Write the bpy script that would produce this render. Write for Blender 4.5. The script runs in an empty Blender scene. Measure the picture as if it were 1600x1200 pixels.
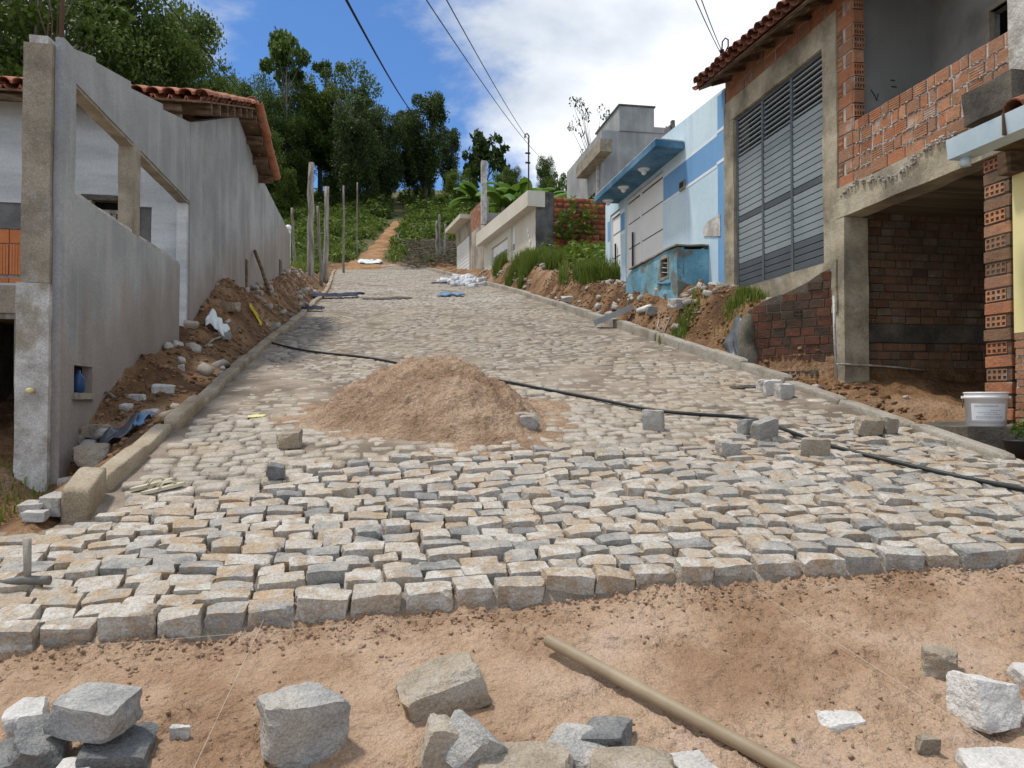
import bpy, bmesh, math, random
import numpy as np
from mathutils import Vector, Matrix, Euler

# ------------------------------------------------------------------ camera, sky, sun
SC = bpy.context.scene
COL = SC.collection
CAMZ = 1.5
YAW = math.radians(9.74)
PITCH = math.atan(25 / 1200)
CY, SY = math.cos(YAW), math.sin(YAW)
cam_d = bpy.data.cameras.new('camera')
cam = bpy.data.objects.new('camera', cam_d); COL.objects.link(cam)
cam_d.sensor_width = 36.0; cam_d.sensor_fit = 'HORIZONTAL'
cam_d.lens = 36.0 * 1200 / 1600
cam_d.clip_start = 0.05; cam_d.clip_end = 2000
cam.location = (0, 0, CAMZ)
cam.rotation_euler = (math.radians(90) + PITCH, 0, -YAW)
SC.camera = cam

SUN_EL, SUN_AZ = math.radians(69), math.radians(-66)   # azimuth measured from +Y towards +X
SUN_STRENGTH = 3.1
SKY_STRENGTH = 0.115
SC.view_settings.view_transform = 'Standard'
SC.view_settings.look = 'None'
SC.view_settings.gamma = 1
SC.view_settings.use_curve_mapping = False
SC.view_settings.exposure = 0.08

W = bpy.data.worlds.new('World'); SC.world = W; W.use_nodes = True
def build_sky():
    nt = W.node_tree; N = nt.nodes; L = nt.links; N.clear()
    out = N.new('ShaderNodeOutputWorld'); bg = N.new('ShaderNodeBackground')
    sky = N.new('ShaderNodeTexSky'); sky.sky_type = 'NISHITA'; sky.sun_disc = False
    sky.sun_elevation = SUN_EL; sky.sun_rotation = SUN_AZ
    sky.altitude = 300; sky.air_density = 1.0; sky.dust_density = 0.3; sky.ozone_density = 2.0
    tc = N.new('ShaderNodeTexCoord')
    sep = N.new('ShaderNodeSeparateXYZ'); L.new(tc.outputs['Generated'], sep.inputs[0])
    def math_(op, a, b=None, clamp=False):
        m = N.new('ShaderNodeMath'); m.operation = op; m.use_clamp = clamp
        for i, v in enumerate((a, b)):
            if v is None: continue
            if isinstance(v, (int, float)): m.inputs[i].default_value = v
            else: L.new(v, m.inputs[i])
        return m.outputs[0]
    zz = math_('ADD', math_('MAXIMUM', sep.outputs[2], 0.0), 0.28)
    px = math_('DIVIDE', sep.outputs[0], zz); py = math_('DIVIDE', sep.outputs[1], zz)
    comb = N.new('ShaderNodeCombineXYZ'); L.new(px, comb.inputs[0]); L.new(py, comb.inputs[1])
    def noise(scale, detail, rough, off, dist=0.0):
        mp = N.new('ShaderNodeMapping'); mp.inputs['Location'].default_value = off
        L.new(comb.outputs[0], mp.inputs[0])
        n = N.new('ShaderNodeTexNoise'); n.inputs['Scale'].default_value = scale
        n.inputs['Detail'].default_value = detail; n.inputs['Roughness'].default_value = rough
        n.inputs['Distortion'].default_value = dist
        L.new(mp.outputs[0], n.inputs['Vector']); return n.outputs[0]
    big = noise(0.62, 3, 0.5, CLOUD_OFF)
    fine = noise(2.6, 8, 0.62, (3.1, 7.7, 0), 0.25)
    # the cloud bank stands to the right (east), a bright one to the left, clear sky between them
    dens = math_('ADD', math_('MULTIPLY', big, 0.9), math_('MULTIPLY', fine, 0.75))
    right = math_('MULTIPLY', math_('SUBTRACT', sep.outputs[0], 0.10), 1.55)
    left = math_('MULTIPLY', math_('SUBTRACT', math_('MULTIPLY', sep.outputs[0], -1.0), 0.16), 1.5)
    side = math_('MAXIMUM', right, left)
    side = math_('MINIMUM', math_('MAXIMUM', side, -0.10), 0.36)
    dens = math_('ADD', dens, side)
    ramp = N.new('ShaderNodeMapRange'); ramp.inputs['From Min'].default_value = 0.78
    ramp.inputs['From Max'].default_value = 1.00; ramp.interpolation_type = 'SMOOTHSTEP'
    L.new(dens, ramp.inputs['Value'])
    shade = noise(1.15, 6, 0.55, (9.3, 2.2, 0), 0.3)
    sr = N.new('ShaderNodeValToRGB')
    sr.color_ramp.elements[0].position = 0.40; sr.color_ramp.elements[0].color = (5.3, 5.9, 6.8, 1)
    sr.color_ramp.elements[1].position = 0.60; sr.color_ramp.elements[1].color = (9.3, 9.5, 9.8, 1)
    L.new(shade, sr.inputs[0])
    tint = N.new('ShaderNodeMix'); tint.data_type = 'RGBA'; tint.blend_type = 'MULTIPLY'
    tint.inputs['Factor'].default_value = 1.0
    L.new(sky.outputs[0], tint.inputs['A']); tint.inputs['B'].default_value = (0.62, 0.90, 1.22, 1)
    mix = N.new('ShaderNodeMix'); mix.data_type = 'RGBA'
    L.new(ramp.outputs[0], mix.inputs['Factor'])
    L.new(tint.outputs['Result'], mix.inputs['A']); L.new(sr.outputs[0], mix.inputs['B'])
    L.new(mix.outputs['Result'], bg.inputs['Color'])
    bg.inputs['Strength'].default_value = SKY_STRENGTH
    L.new(bg.outputs[0], out.inputs[0])
CLOUD_OFF = (1.7, 4.4, 0.0)
build_sky()
sl = bpy.data.lights.new('sun', 'SUN'); sl.energy = SUN_STRENGTH; sl.angle = math.radians(6.0)
sl.color = (1.0, 0.95, 0.87)
so = bpy.data.objects.new('sun', sl); COL.objects.link(so)
sd = Vector((math.sin(SUN_AZ) * math.cos(SUN_EL), math.cos(SUN_AZ) * math.cos(SUN_EL), math.sin(SUN_EL)))
so.rotation_euler = sd.to_track_quat('Z', 'Y').to_euler(); so.location = (0, 0, 60)

# ------------------------------------------------------------------ where a sight line of the photograph meets a plane of the street
def ray(u, v):
    x = (u - 800) / 1200; z = (600 - v) / 1200
    yf = math.cos(PITCH) - z * math.sin(PITCH); zf = math.sin(PITCH) + z * math.cos(PITCH)
    return Vector((x * CY + yf * SY, -x * SY + yf * CY, zf))
def PD(u, v, D):                       # at forward distance D
    r = ray(u, v); k = D / (r.x * SY + r.y * CY); return Vector((0, 0, CAMZ)) + r * k
def PX(u, v, X): r = ray(u, v); return Vector((0, 0, CAMZ)) + r * (X / r.x)
def PY(u, v, Y): r = ray(u, v); return Vector((0, 0, CAMZ)) + r * (Y / r.y)
def PL(u, v, A, B):                    # on the vertical plane through A, B: returns (distance along AB, z)
    r = ray(u, v); d = (Vector(B) - Vector(A)); d.z = 0; d.normalize()
    n = Vector((d.y, -d.x, 0)); k = Vector(A).dot(n) / Vector((r.x, r.y, 0)).dot(n)
    p = Vector((0, 0, CAMZ)) + r * k
    return (Vector((p.x, p.y, 0)) - Vector((A[0], A[1], 0))).dot(d), p.z
def PG(u, v, f):                       # on a height function
    r = ray(u, v); k = 0.5; o = Vector((0, 0, CAMZ)); prev = k
    while k < 200:
        p = o + r * k
        if p.z < f(p.x, p.y):
            for _ in range(30):
                m = (prev + k) / 2; p = o + r * m
                if p.z < f(p.x, p.y): k = m
                else: prev = m
            return o + r * k
        prev = k; k *= 1.01
    return o + r * 60

# ------------------------------------------------------------------ noise
def _h(i, j, k, s):
    n = (i.astype(np.int64) * 374761393 + j.astype(np.int64) * 668265263 + k.astype(np.int64) * 2147483647 // 7 + s * 974634777) & 0xffffffff
    n = ((n ^ (n >> 13)) * 1274126177) & 0xffffffff
    n = ((n ^ (n >> 15)) * 2246822519) & 0xffffffff
    return ((n ^ (n >> 16)) & 0xffff) / 65535.0
def vn(x, y, z=0.0, s=0):
    x = np.asarray(x, float); y = np.asarray(y, float); z = np.zeros_like(x) + z
    i, j, k = np.floor(x), np.floor(y), np.floor(z)
    fx, fy, fz = x - i, y - j, z - k
    fx = fx * fx * (3 - 2 * fx); fy = fy * fy * (3 - 2 * fy); fz = fz * fz * (3 - 2 * fz)
    r = 0
    for a in (0, 1):
        for b in (0, 1):
            for c in (0, 1):
                w = (fx if a else 1 - fx) * (fy if b else 1 - fy) * (fz if c else 1 - fz)
                r = r + w * _h(i + a, j + b, k + c, s)
    return r * 2 - 1
def fbm(x, y, z=0.0, oct=4, s=0, g=0.5):
    r = 0; a = 1.0; t = 0
    for o in range(oct):
        r = r + a * vn(np.asarray(x) * 2 ** o + o * 17.3, np.asarray(y) * 2 ** o - o * 9.1, np.asarray(z) * 2 ** o + o * 3.7, s + o); t += a; a *= g
    return r / t
def sstep(a, b, x):
    t = np.clip((np.asarray(x, float) - a) / (b - a), 0, 1); return t * t * (3 - 2 * t)

# ------------------------------------------------------------------ the lie of the land
def lane_shift(y): return -1.25 * sstep(20, 56, y)
def plane_z(x, y):
    D = np.asarray(y, float) * CY + np.asarray(x, float) * SY
    z = 0.2 * np.minimum(D, 50.0)
    z = z + 0.36 * np.clip(D - 50, 0, 60) + 0.10 * np.clip(D - 110, 0, 400)
    return z
KL, KR = -1.62, 4.24
LB = ([0, 5.0, 6.2, 6.7, 7.6, 9, 10.5, 11.5, 13, 14, 15.5, 20, 24, 28, 36, 50, 60], [-.55, -.6, -.62, -.42, -.1, .27, .28, .5, 1.0, .75, .62, .7, .8, .55, .35, .1, 0])
RB = ([0, 3, 6.2, 6.8, 8.3, 8.5, 9.4, 11.5, 14, 18.6, 25, 28, 34, 45, 55], [-.5, -.55, -.45, -.2, -.12, .75, .8, .88, .78, .66, .9, 1.0, .45, .2, 0])
def soil(x, y, fine=True):
    x = np.asarray(x, float); y = np.asarray(y, float)
    xs = x - lane_shift(y)
    z = plane_z(x, y)
    lb = np.interp(y, *LB); rb = np.interp(y - 1.467 * np.clip(5.4 - x, 0, 0.9) * (y < 12), *RB)
    w6 = sstep(5.6, 6.6, y)
    wl = sstep(KL - .16, KL - .92, xs) * w6 + sstep(KL - .18, KL - 1.3, xs) * (1 - w6)
    wr = sstep(KR + .18, KR + .80, xs)
    side = lb * wl + rb * wr
    n = 0.13 * fbm(x * 1.9, y * 1.7, 0, 4, 3) + 0.05 * fbm(x * 8, y * 8, 0, 4, 8) + 0.03 * np.abs(fbm(x * 14, y * 14, 0, 3, 9))
    far = sstep(14, 50, np.abs(x - 1.3))
    left_hill = 0.16 * np.clip(-x - 9, 0, 70) * sstep(22, 60, y)
    z = z + side + left_hill + n * np.maximum(wl, wr) * (1 if fine else 0)
    z = z + 0.9 * fbm(x * .08, y * .08, 0, 3, 5) * sstep(60, 90, y)
    return z
def road_z(x, y):
    x = np.asarray(x, float); y = np.asarray(y, float)
    return plane_z(x, y) + 0.018 * fbm(x * .9, y * .6, 0, 2, 11) * sstep(3.2, 5, y)

# ------------------------------------------------------------------ objects
def props(o, label=None, cat=None, group=None, kind=None):
    if label: o['label'] = label
    if cat: o['category'] = cat
    if group: o['group'] = group
    if kind: o['kind'] = kind
    return o
def link(name, me, parent=None, loc=None, rot=None, scl=None):
    o = bpy.data.objects.new(name, me); COL.objects.link(o)
    if parent is not None: o.parent = parent
    if loc is not None: o.location = loc
    if rot is not None: o.rotation_euler = rot
    if scl is not None: o.scale = scl
    return o
def thing(name, label, cat, loc=(0, 0, 0), rot=(0, 0, 0), group=None):
    return props(link(name, None, None, loc, rot), label, cat, group)
def mesh(name, verts, faces, mat=None, smooth=False, rnd=None):
    me = bpy.data.meshes.new(name)
    verts = np.asarray(verts, np.float32); faces = np.asarray(faces)
    if faces.dtype != object and faces.ndim == 2:
        nf, k = faces.shape
        me.vertices.add(len(verts)); me.vertices.foreach_set('co', verts.ravel())
        me.loops.add(nf * k); me.loops.foreach_set('vertex_index', faces.astype(np.int32).ravel())
        me.polygons.add(nf); me.polygons.foreach_set('loop_start', np.arange(0, nf * k, k, dtype=np.int32))
        me.polygons.foreach_set('loop_total', np.full(nf, k, np.int32))
        me.update(calc_edges=True)
    else:
        me.from_pydata([tuple(map(float, v)) for v in verts], [], [tuple(f) for f in faces]); me.update()
    if mat: me.materials.append(mat)
    if smooth: me.polygons.foreach_set('use_smooth', np.ones(len(me.polygons), bool))
    if rnd is not None:
        a = me.attributes.new('rnd', 'FLOAT', 'FACE'); a.data.foreach_set('value', np.asarray(rnd, np.float32))
    return me
def grid_mesh(name, xs, ys, fz, mat, smooth=True, xf=None):
    X, Y = np.meshgrid(xs, ys)
    if xf is not None: X = xf(X, Y)
    Z = fz(X, Y); nx, ny = len(xs), len(ys)
    v = np.stack([X, Y, Z], -1).reshape(-1, 3)
    i = np.arange(ny - 1)[:, None] * nx + np.arange(nx - 1)[None, :]
    f = np.stack([i, i + 1, i + nx + 1, i + nx], -1).reshape(-1, 4)
    return mesh(name, v, f, mat, smooth)
def bm_obj(name, bm, mat, parent=None, smooth=False, **kw):
    bmesh.ops.recalc_face_normals(bm, faces=bm.faces)
    me = bpy.data.meshes.new(name); bm.to_mesh(me); bm.free()
    if mat: me.materials.append(mat)
    if smooth: me.polygons.foreach_set('use_smooth', np.ones(len(me.polygons), bool))
    return link(name, me, parent, **kw)
def B(): return bmesh.new()
def box(bm, x0, x1, y0, y1, z0, z1):
    vs = [bm.verts.new((x, y, z)) for x in (x0, x1) for y in (y0, y1) for z in (z0, z1)]
    for f in ((0, 1, 3, 2), (4, 6, 7, 5), (0, 4, 5, 1), (2, 3, 7, 6), (0, 2, 6, 4), (1, 5, 7, 3)):
        bm.faces.new([vs[i] for i in f])
    return vs
def prism(bm, pts, axis, a, b):
    """extrude a polygon; axis 'x': pts are (y, z); 'y': pts are (x, z); 'z': pts are (x, y)"""
    def P(p, c):
        return {'x': (c, p[0], p[1]), 'y': (p[0], c, p[1]), 'z': (p[0], p[1], c)}[axis]
    A = [bm.verts.new(P(p, a)) for p in pts]; Bv = [bm.verts.new(P(p, b)) for p in pts]
    bm.faces.new(A); bm.faces.new(list(reversed(Bv)))
    n = len(pts)
    for i in range(n): bm.faces.new([A[i], Bv[i], Bv[(i + 1) % n], A[(i + 1) % n]])
def rough(bm, L=0.12, amp=0.008, s=0, f=3.0, axes='xyz'):
    """cut into cells and knock the surface uneven"""
    for ax in axes:
        k = 'xyz'.index(ax)
        lo = min(v.co[k] for v in bm.verts); hi = max(v.co[k] for v in bm.verts)
        n = int((hi - lo) / L); no = [0, 0, 0]; no[k] = 1
        for i in range(1, n + 1):
            co = [0, 0, 0]; co[k] = lo + (hi - lo) * i / (n + 1)
            bmesh.ops.bisect_plane(bm, geom=bm.verts[:] + bm.edges[:] + bm.faces[:], plane_co=co, plane_no=no, dist=1e-5)
    bmesh.ops.remove_doubles(bm, verts=bm.verts, dist=1e-4)
    P = np.array([v.co[:] for v in bm.verts])
    for k in range(3):
        d = fbm(P[:, 0] * f + 5 * k, P[:, 1] * f, P[:, 2] * f, 3, s + k) * amp
        for v, q in zip(bm.verts, d): v.co[k] += q
def tube_arrays(pts, rad, n=8, cap=True):
    pts = [Vector(p) for p in pts]; V = []; F = []
    rad = rad if hasattr(rad, '__len__') else [rad] * len(pts)
    up = Vector((0, 0, 1)); prev = None
    for i, p in enumerate(pts):
        t = (pts[min(i + 1, len(pts) - 1)] - pts[max(i - 1, 0)]).normalized()
        a = (prev - t * prev.dot(t)) if prev is not None else t.cross(up if abs(t.z) < .95 else Vector((1, 0, 0)))
        a.normalize(); prev = a; b = t.cross(a)
        for k in range(n):
            an = 2 * math.pi * k / n
            V.append(p + (a * math.cos(an) + b * math.sin(an)) * rad[i])
    for i in range(len(pts) - 1):
        for k in range(n):
            F.append((i * n + k, i * n + (k + 1) % n, (i + 1) * n + (k + 1) % n, (i + 1) * n + k))
    m = len(pts) - 1
    if cap:
        V.append(pts[0]); V.append(pts[-1]); c0, c1 = len(V) - 2, len(V) - 1
        for k in range(n):
            F.append((c0, (k + 1) % n, k, k)); F.append((c1, m * n + k, m * n + (k + 1) % n, m * n + (k + 1) % n))
    return V, F
def tube(name, pts, rad, mat, parent=None, n=8, **kw):
    V, F = tube_arrays(pts, rad, n)
    me = bpy.data.meshes.new(name)
    me.from_pydata([tuple(v) for v in V], [], [tuple(dict.fromkeys(f)) for f in F]); me.update()
    me.materials.append(mat); me.polygons.foreach_set('use_smooth', np.ones(len(me.polygons), bool))
    return link(name, me, parent, **kw)
def bm_tube(bm, pts, rad, n=8):
    V, F = tube_arrays(pts, rad, n); vs = [bm.verts.new(v) for v in V]
    for f in F:
        f = list(dict.fromkeys(f)); bm.faces.new([vs[i] for i in f])
def lathe(bm, prof, n=24, c=(0, 0, 0)):
    rings = []
    for r, z in prof: rings.append([bm.verts.new((c[0] + r * math.cos(2 * math.pi * k / n), c[1] + r * math.sin(2 * math.pi * k / n), c[2] + z)) for k in range(n)])
    for a, b in zip(rings, rings[1:]):
        for k in range(n): bm.faces.new((a[k], a[(k + 1) % n], b[(k + 1) % n], b[k]))
    bm.faces.new(list(reversed(rings[0]))); bm.faces.new(rings[-1])

# ------------------------------------------------------------------ materials
MATS = {}
def M(name, cols, scale=3.0, rgh=0.9, bump=0.3, bscale=30.0, stain=None, sscale=1.5, samt=0.5, rndamt=0.0, spec=0.25,
      stretch=None, second=None, bdist=0.01, metallic=0.0, streak=None, fine=None, detail=6, translucent=0.0, sthr=0.5, splash=None):
    """cols: list of colours spread by noise (and by the piece's own random value when rndamt > 0)"""
    if name in MATS: return MATS[name]
    m = bpy.data.materials.new(name); m.use_nodes = True; MATS[name] = m
    if len(cols) == 1: cols = [cols[0], cols[0]]
    nt = m.node_tree; N = nt.nodes; L = nt.links; N.clear()
    out = N.new('ShaderNodeOutputMaterial'); bs = N.new('ShaderNodeBsdfPrincipled')
    L.new(bs.outputs[0], out.inputs[0])
    geo = N.new('ShaderNodeNewGeometry'); pos = geo.outputs['Position']
    if stretch:
        mp = N.new('ShaderNodeMapping'); mp.inputs['Scale'].default_value = stretch
        L.new(pos, mp.inputs[0]); posn = mp.outputs[0]
    else: posn = pos
    def noise(sc, det=detail, ro=0.6, src=None, off=0.0):
        n = N.new('ShaderNodeTexNoise'); n.noise_dimensions = '4D'; n.inputs['W'].default_value = off
        n.inputs['Scale'].default_value = sc; n.inputs['Detail'].default_value = det; n.inputs['Roughness'].default_value = ro
        L.new(src if src is not None else posn, n.inputs['Vector']); return n.outputs[0]
    def mth(op, a, b=None, clamp=False):
        q = N.new('ShaderNodeMath'); q.operation = op; q.use_clamp = clamp
        for i, v in enumerate((a, b)):
            if v is None: continue
            if isinstance(v, (int, float)): q.inputs[i].default_value = v
            else: L.new(v, q.inputs[i])
        return q.outputs[0]
    def mix(f, a, b, mode='MIX'):
        q = N.new('ShaderNodeMix'); q.data_type = 'RGBA'; q.blend_type = mode
        for key, v in (('Factor', f), ('A', a), ('B', b)):
            if isinstance(v, (int, float)): q.inputs[key].default_value = v
            elif isinstance(v, tuple): q.inputs[key].default_value = (*v[:3], 1)
            else: L.new(v, q.inputs[key])
        return q.outputs['Result']
    def mr(v, a, b, c=0.0, d=1.0):
        q = N.new('ShaderNodeMapRange'); q.interpolation_type = 'SMOOTHSTEP'
        L.new(v, q.inputs['Value']); q.inputs['From Min'].default_value = a; q.inputs['From Max'].default_value = b
        q.inputs['To Min'].default_value = c; q.inputs['To Max'].default_value = d; return q.outputs[0]
    fac = mr(noise(scale), 0.3, 0.7)
    if rndamt > 0:
        oi = N.new('ShaderNodeObjectInfo'); at = N.new('ShaderNodeAttribute'); at.attribute_name = 'rnd'
        r = mth('FRACT', mth('ADD', oi.outputs['Random'], at.outputs['Fac']))
        fac = mth('ADD', mth('MULTIPLY', fac, 1 - rndamt), mth('MULTIPLY', r, rndamt))
    ramp = N.new('ShaderNodeValToRGB'); cr = ramp.color_ramp
    while len(cr.elements) < len(cols): cr.elements.new(0.5)
    for i, c in enumerate(cols):
        cr.elements[i].position = i / max(1, len(cols) - 1) * 0.86 + 0.07; cr.elements[i].color = (*c, 1)
    L.new(fac, ramp.inputs[0]); col = ramp.outputs[0]
    if second:
        c2, sc2, t0, t1, am = second
        col = mix(mth('MULTIPLY', mr(noise(sc2, 8, 0.65, off=3.3), t0, t1), am), col, c2)
    if stain:
        col = mix(mth('MULTIPLY', mr(noise(sscale, 7, 0.7, off=7.1), sthr, sthr + 0.18), samt), col, stain)
    if streak:
        c3, am = streak
        mp2 = N.new('ShaderNodeMapping'); mp2.inputs['Scale'].default_value = (5.5, 5.5, 0.35); L.new(pos, mp2.inputs[0])
        col = mix(mth('MULTIPLY', mr(noise(1.0, 6, 0.6, src=mp2.outputs[0], off=1.7), 0.50, 0.70), am), col, c3)
    if splash:        # soil splashed up the foot of a wall, following the rising ground
        c4, rise, z0_, z1_, am4 = splash
        sp = N.new('ShaderNodeSeparateXYZ'); L.new(pos, sp.inputs[0])
        mp3 = N.new('ShaderNodeMapping'); mp3.inputs['Scale'].default_value = (3.2, 3.2, .8); L.new(pos, mp3.inputs[0])
        hh = mth('ADD', mth('SUBTRACT', sp.outputs[2], mth('MULTIPLY', sp.outputs[1], rise)), mth('MULTIPLY', mth('SUBTRACT', noise(1.0, 7, 0.7, src=mp3.outputs[0], off=8.8), 0.5), 2.2))
        col = mix(mth('MULTIPLY', mr(hh, z0_, z1_, 1.0, 0.0), am4), col, c4)
    if fine:
        f = noise(fine[0], 3, 0.7, src=pos, off=5.0)
        g = mr(f, 0.3, 0.7, 1 - fine[1], 1 + fine[1])
        gm = N.new('ShaderNodeCombineColor')
        for k in range(3): L.new(g, gm.inputs[k])
        col = mix(1.0, col, gm.outputs[0], 'MULTIPLY')
    L.new(col, bs.inputs['Base Color'])
    bs.inputs['Roughness'].default_value = rgh; bs.inputs['Specular IOR Level'].default_value = spec
    bs.inputs['Metallic'].default_value = metallic
    if bump > 0:
        bp = N.new('ShaderNodeBump'); bp.inputs['Strength'].default_value = bump; bp.inputs['Distance'].default_value = bdist
        hgt = mth('ADD', noise(bscale, 5, 0.65, src=pos, off=2.0), mth('MULTIPLY', noise(bscale * 0.2, 4, 0.6, src=pos, off=4.0), 2.0))
        L.new(hgt, bp.inputs['Height']); L.new(bp.outputs[0], bs.inputs['Normal'])
    if translucent > 0:
        tr = N.new('ShaderNodeBsdfTranslucent'); L.new(mix(0.5, col, (0.16, 0.24, 0.03)), tr.inputs['Color'])
        ms = N.new('ShaderNodeMixShader'); ms.inputs[0].default_value = translucent
        L.new(bs.outputs[0], ms.inputs[1]); L.new(tr.outputs[0], ms.inputs[2]); L.new(ms.outputs[0], out.inputs[0])
    return m

m_sett = M('granite_sett', [(.22, .215, .205), (.30, .29, .27), (.38, .355, .315), (.40, .295, .19), (.47, .445, .40), (.42, .345, .26), (.54, .515, .47), (.38, .30, .215), (.33, .32, .30), (.45, .41, .355)], scale=7, rndamt=0.74, bump=0.9, bscale=28,
           second=((.47, .30, .16), 5.5, .52, .72, .65), stain=(.58, .56, .52), sscale=7, samt=.6, fine=(90, .22), bdist=.03, sthr=.52)
m_sett_dusty = M('dusty_granite_sett', [(.27, .235, .19), (.34, .30, .245), (.43, .385, .325), (.31, .265, .205), (.52, .48, .415)], scale=5, rndamt=0.5, bump=0.6, bscale=45,
           second=((.36, .27, .18), 2.2, .46, .68, .65), stain=(.215, .185, .15), sscale=1.4, samt=.55, fine=(70, .25), bdist=.01, sthr=.50)
m_sett_far = M('far_granite_sett', [(.31, .275, .23), (.36, .325, .275), (.41, .375, .32), (.45, .415, .36)], scale=1.2, rndamt=0.3, bump=0.3, bscale=25,
           second=((.40, .32, .24), .5, .5, .7, .5), stain=(.25, .215, .18), sscale=.7, samt=.5, fine=(18, .2), bdist=.01)
m_loose = M('hewn_granite', [(.24, .24, .235), (.34, .335, .32), (.43, .40, .355), (.38, .36, .33)], scale=4.5, rndamt=0.5, bump=0.9, bscale=22,
           second=((.42, .29, .17), 4.5, .53, .72, .55), stain=(.52, .50, .46), sscale=9, samt=.75, fine=(110, .22), bdist=.04, sthr=.52)
m_loose_white = M('pale_granite', [(.42, .40, .37), (.55, .53, .50), (.62, .60, .57)], scale=5, rndamt=0.3, bump=0.8, bscale=22,
           second=((.45, .33, .22), 6, .56, .72, .6), fine=(100, .16), bdist=.035)
m_loose_brown = M('brown_granite', [(.24, .20, .15), (.36, .30, .225), (.43, .385, .32)], scale=5, rndamt=0.3, bump=0.9, bscale=22,
           second=((.42, .28, .15), 5, .5, .7, .6), stain=(.47, .44, .40), sscale=9, samt=.45, fine=(110, .2), bdist=.04)
m_loose_dark = M('dark_granite', [(.13, .135, .135), (.21, .21, .205), (.29, .285, .275)], scale=6, rndamt=0.2, bump=0.9, bscale=24,
           stain=(.40, .40, .39), sscale=9, samt=.6, fine=(120, .25), bdist=.04, sthr=.54)
m_sand = M('sand_bed', [(.30, .185, .11), (.41, .275, .18), (.47, .33, .225), (.49, .355, .265)], scale=1.7, bump=1.0, bscale=32, stain=(.24, .13, .062), sscale=1.1, samt=.5,
           second=((.30, .185, .11), 7, .5, .7, .55), fine=(170, .22), bdist=.035)
m_pile = M('building_sand', [(.28, .18, .115), (.38, .26, .17), (.45, .32, .22)], scale=2.5, bump=1.0, bscale=26, second=((.24, .145, .085), 6, .48, .66, .65), fine=(70, .30), bdist=.05)
m_joint = M('joint_sand', [(.15, .12, .09), (.24, .195, .15), (.34, .285, .22)], scale=2.0, bump=0.8, bscale=60, stain=(.15, .12, .09), sscale=1.3, samt=.7, fine=(150, .3), bdist=.01)
m_soil = M('red_brown_soil', [(.085, .042, .020), (.16, .085, .038), (.235, .135, .065), (.31, .20, .125)], scale=1.3, bump=1.0, bscale=18, second=((.30, .19, .12), 3.5, .5, .7, .6), fine=(60, .35), bdist=.05)
# ------------------------------------------------------------------ ground
m_hill = M('hillside_soil', [(.05, .055, .02), (.10, .085, .04), (.16, .11, .06)], scale=.6, bump=.8, bscale=4, second=((.07, .10, .025), .9, .45, .6, .8), bdist=.1)
m_trail = M('orange_trail_soil', [(.20, .095, .038), (.29, .155, .068), (.35, .215, .11)], scale=.9, bump=.8, bscale=8, second=((.18, .12, .05), 1.5, .55, .7, .6), bdist=.06)
def geom_steps(a, b, s0, g):
    r = [a]; s = s0
    while r[-1] < b: r.append(r[-1] + s); s *= g
    return r
gx = np.unique(np.round(np.concatenate([-np.array(geom_steps(3.4, 170, .12, 1.09)), np.arange(-3.4, -1.85, .045), np.arange(-1.85, 4.6, .3),
     np.arange(4.6, 6.3, .045), np.array(geom_steps(6.3, 170, .12, 1.09))]), 3))
gy = np.unique(np.round(np.concatenate([-np.array(geom_steps(0, 60, .5, 1.2)), np.arange(0, 4, .2), np.arange(4, 16, .05), np.arange(16, 30, .12), np.arange(30, 62, .4), np.array(geom_steps(62, 420, 1.2, 1.04))]), 3))
def ground_z(x, y):
    xs = x - lane_shift(y)
    under = sstep(KL - .06, KL + .06, xs) * sstep(KR + .06, KR - .06, xs) * (y < 51.5) * (y > 2.0)
    z = soil(x, y) - 0.22 * under
    fg = sstep(-3.3, -2.9, x) * sstep(4.9, 4.5, x) * (y < 3.52) * (y > .7)
    return z - 0.30 * fg
ground = link('ground', grid_mesh('ground', gx, gy, ground_z, m_soil)); props(ground, 'red brown earth banks and ground either side of the paved lane', kind='structure')
me = ground.data; me.materials.append(m_hill)
pc = np.empty(len(me.polygons) * 3, np.float32); me.polygons.foreach_get('center', pc); pc = pc.reshape(-1, 3)
D = pc[:, 1] * CY + pc[:, 0] * SY
idx = ((D + 2.5 * fbm(pc[:, 0] * .3, pc[:, 1] * .3) > 53) | (pc[:, 0] < -6) & (D > 25) | (pc[:, 0] > 9)).astype(np.int32)
me.polygons.foreach_set('material_index', idx)
# the trail that carries on up the hill
tr_pts = [(563, 415, 51.0, 2.6), (585, 396, 56, 1.9), (601, 376, 64, 1.5), (611, 360, 74, 1.3), (622, 348, 86, 1.1)]
tc = []
for u, v, Dd, w in tr_pts:
    p = PG(u, v, lambda x, y: plane_z(x, y)) if u > 563 else PD(u, v, Dd); tc.append((p.x, p.y, w))
tc.insert(0, (tc[0][0] + 0.7, tc[0][1] - 1.8, 3.9))
tc = np.array(tc)
def trail_z(x, y): return soil(x, y, False) + .09 + .05 * fbm(x * 1.2, y * 1.2, 0, 3, 2)
tt = np.linspace(0, len(tc) - 1, 120); cxs = np.interp(tt, range(len(tc)), tc[:, 0]); cys = np.interp(tt, range(len(tc)), tc[:, 1]); cws = np.interp(tt, range(len(tc)), tc[:, 2])
V = []
for a, b, w in zip(cxs, cys, cws):
    for k in range(13):
        q = (k / 12 - .5) * 2
        V.append((a + q * w * .5 * (1 + .15 * math.sin(b * 2.1 + k)), b, float(trail_z(a + q * w * .5, b)) - .14 * q ** 4 - .32 * max(0, 1 - (b - cys[0]) / 1.2)))
F = [(i * 13 + k, i * 13 + k + 1, i * 13 + k + 14, i * 13 + k + 13) for i in range(119) for k in range(12)]
props(link('dirt_trail', mesh('dirt_trail', V, np.array(F), m_trail, True)), 'orange dirt trail climbing the hill from the end of the paving', kind='structure')

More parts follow.
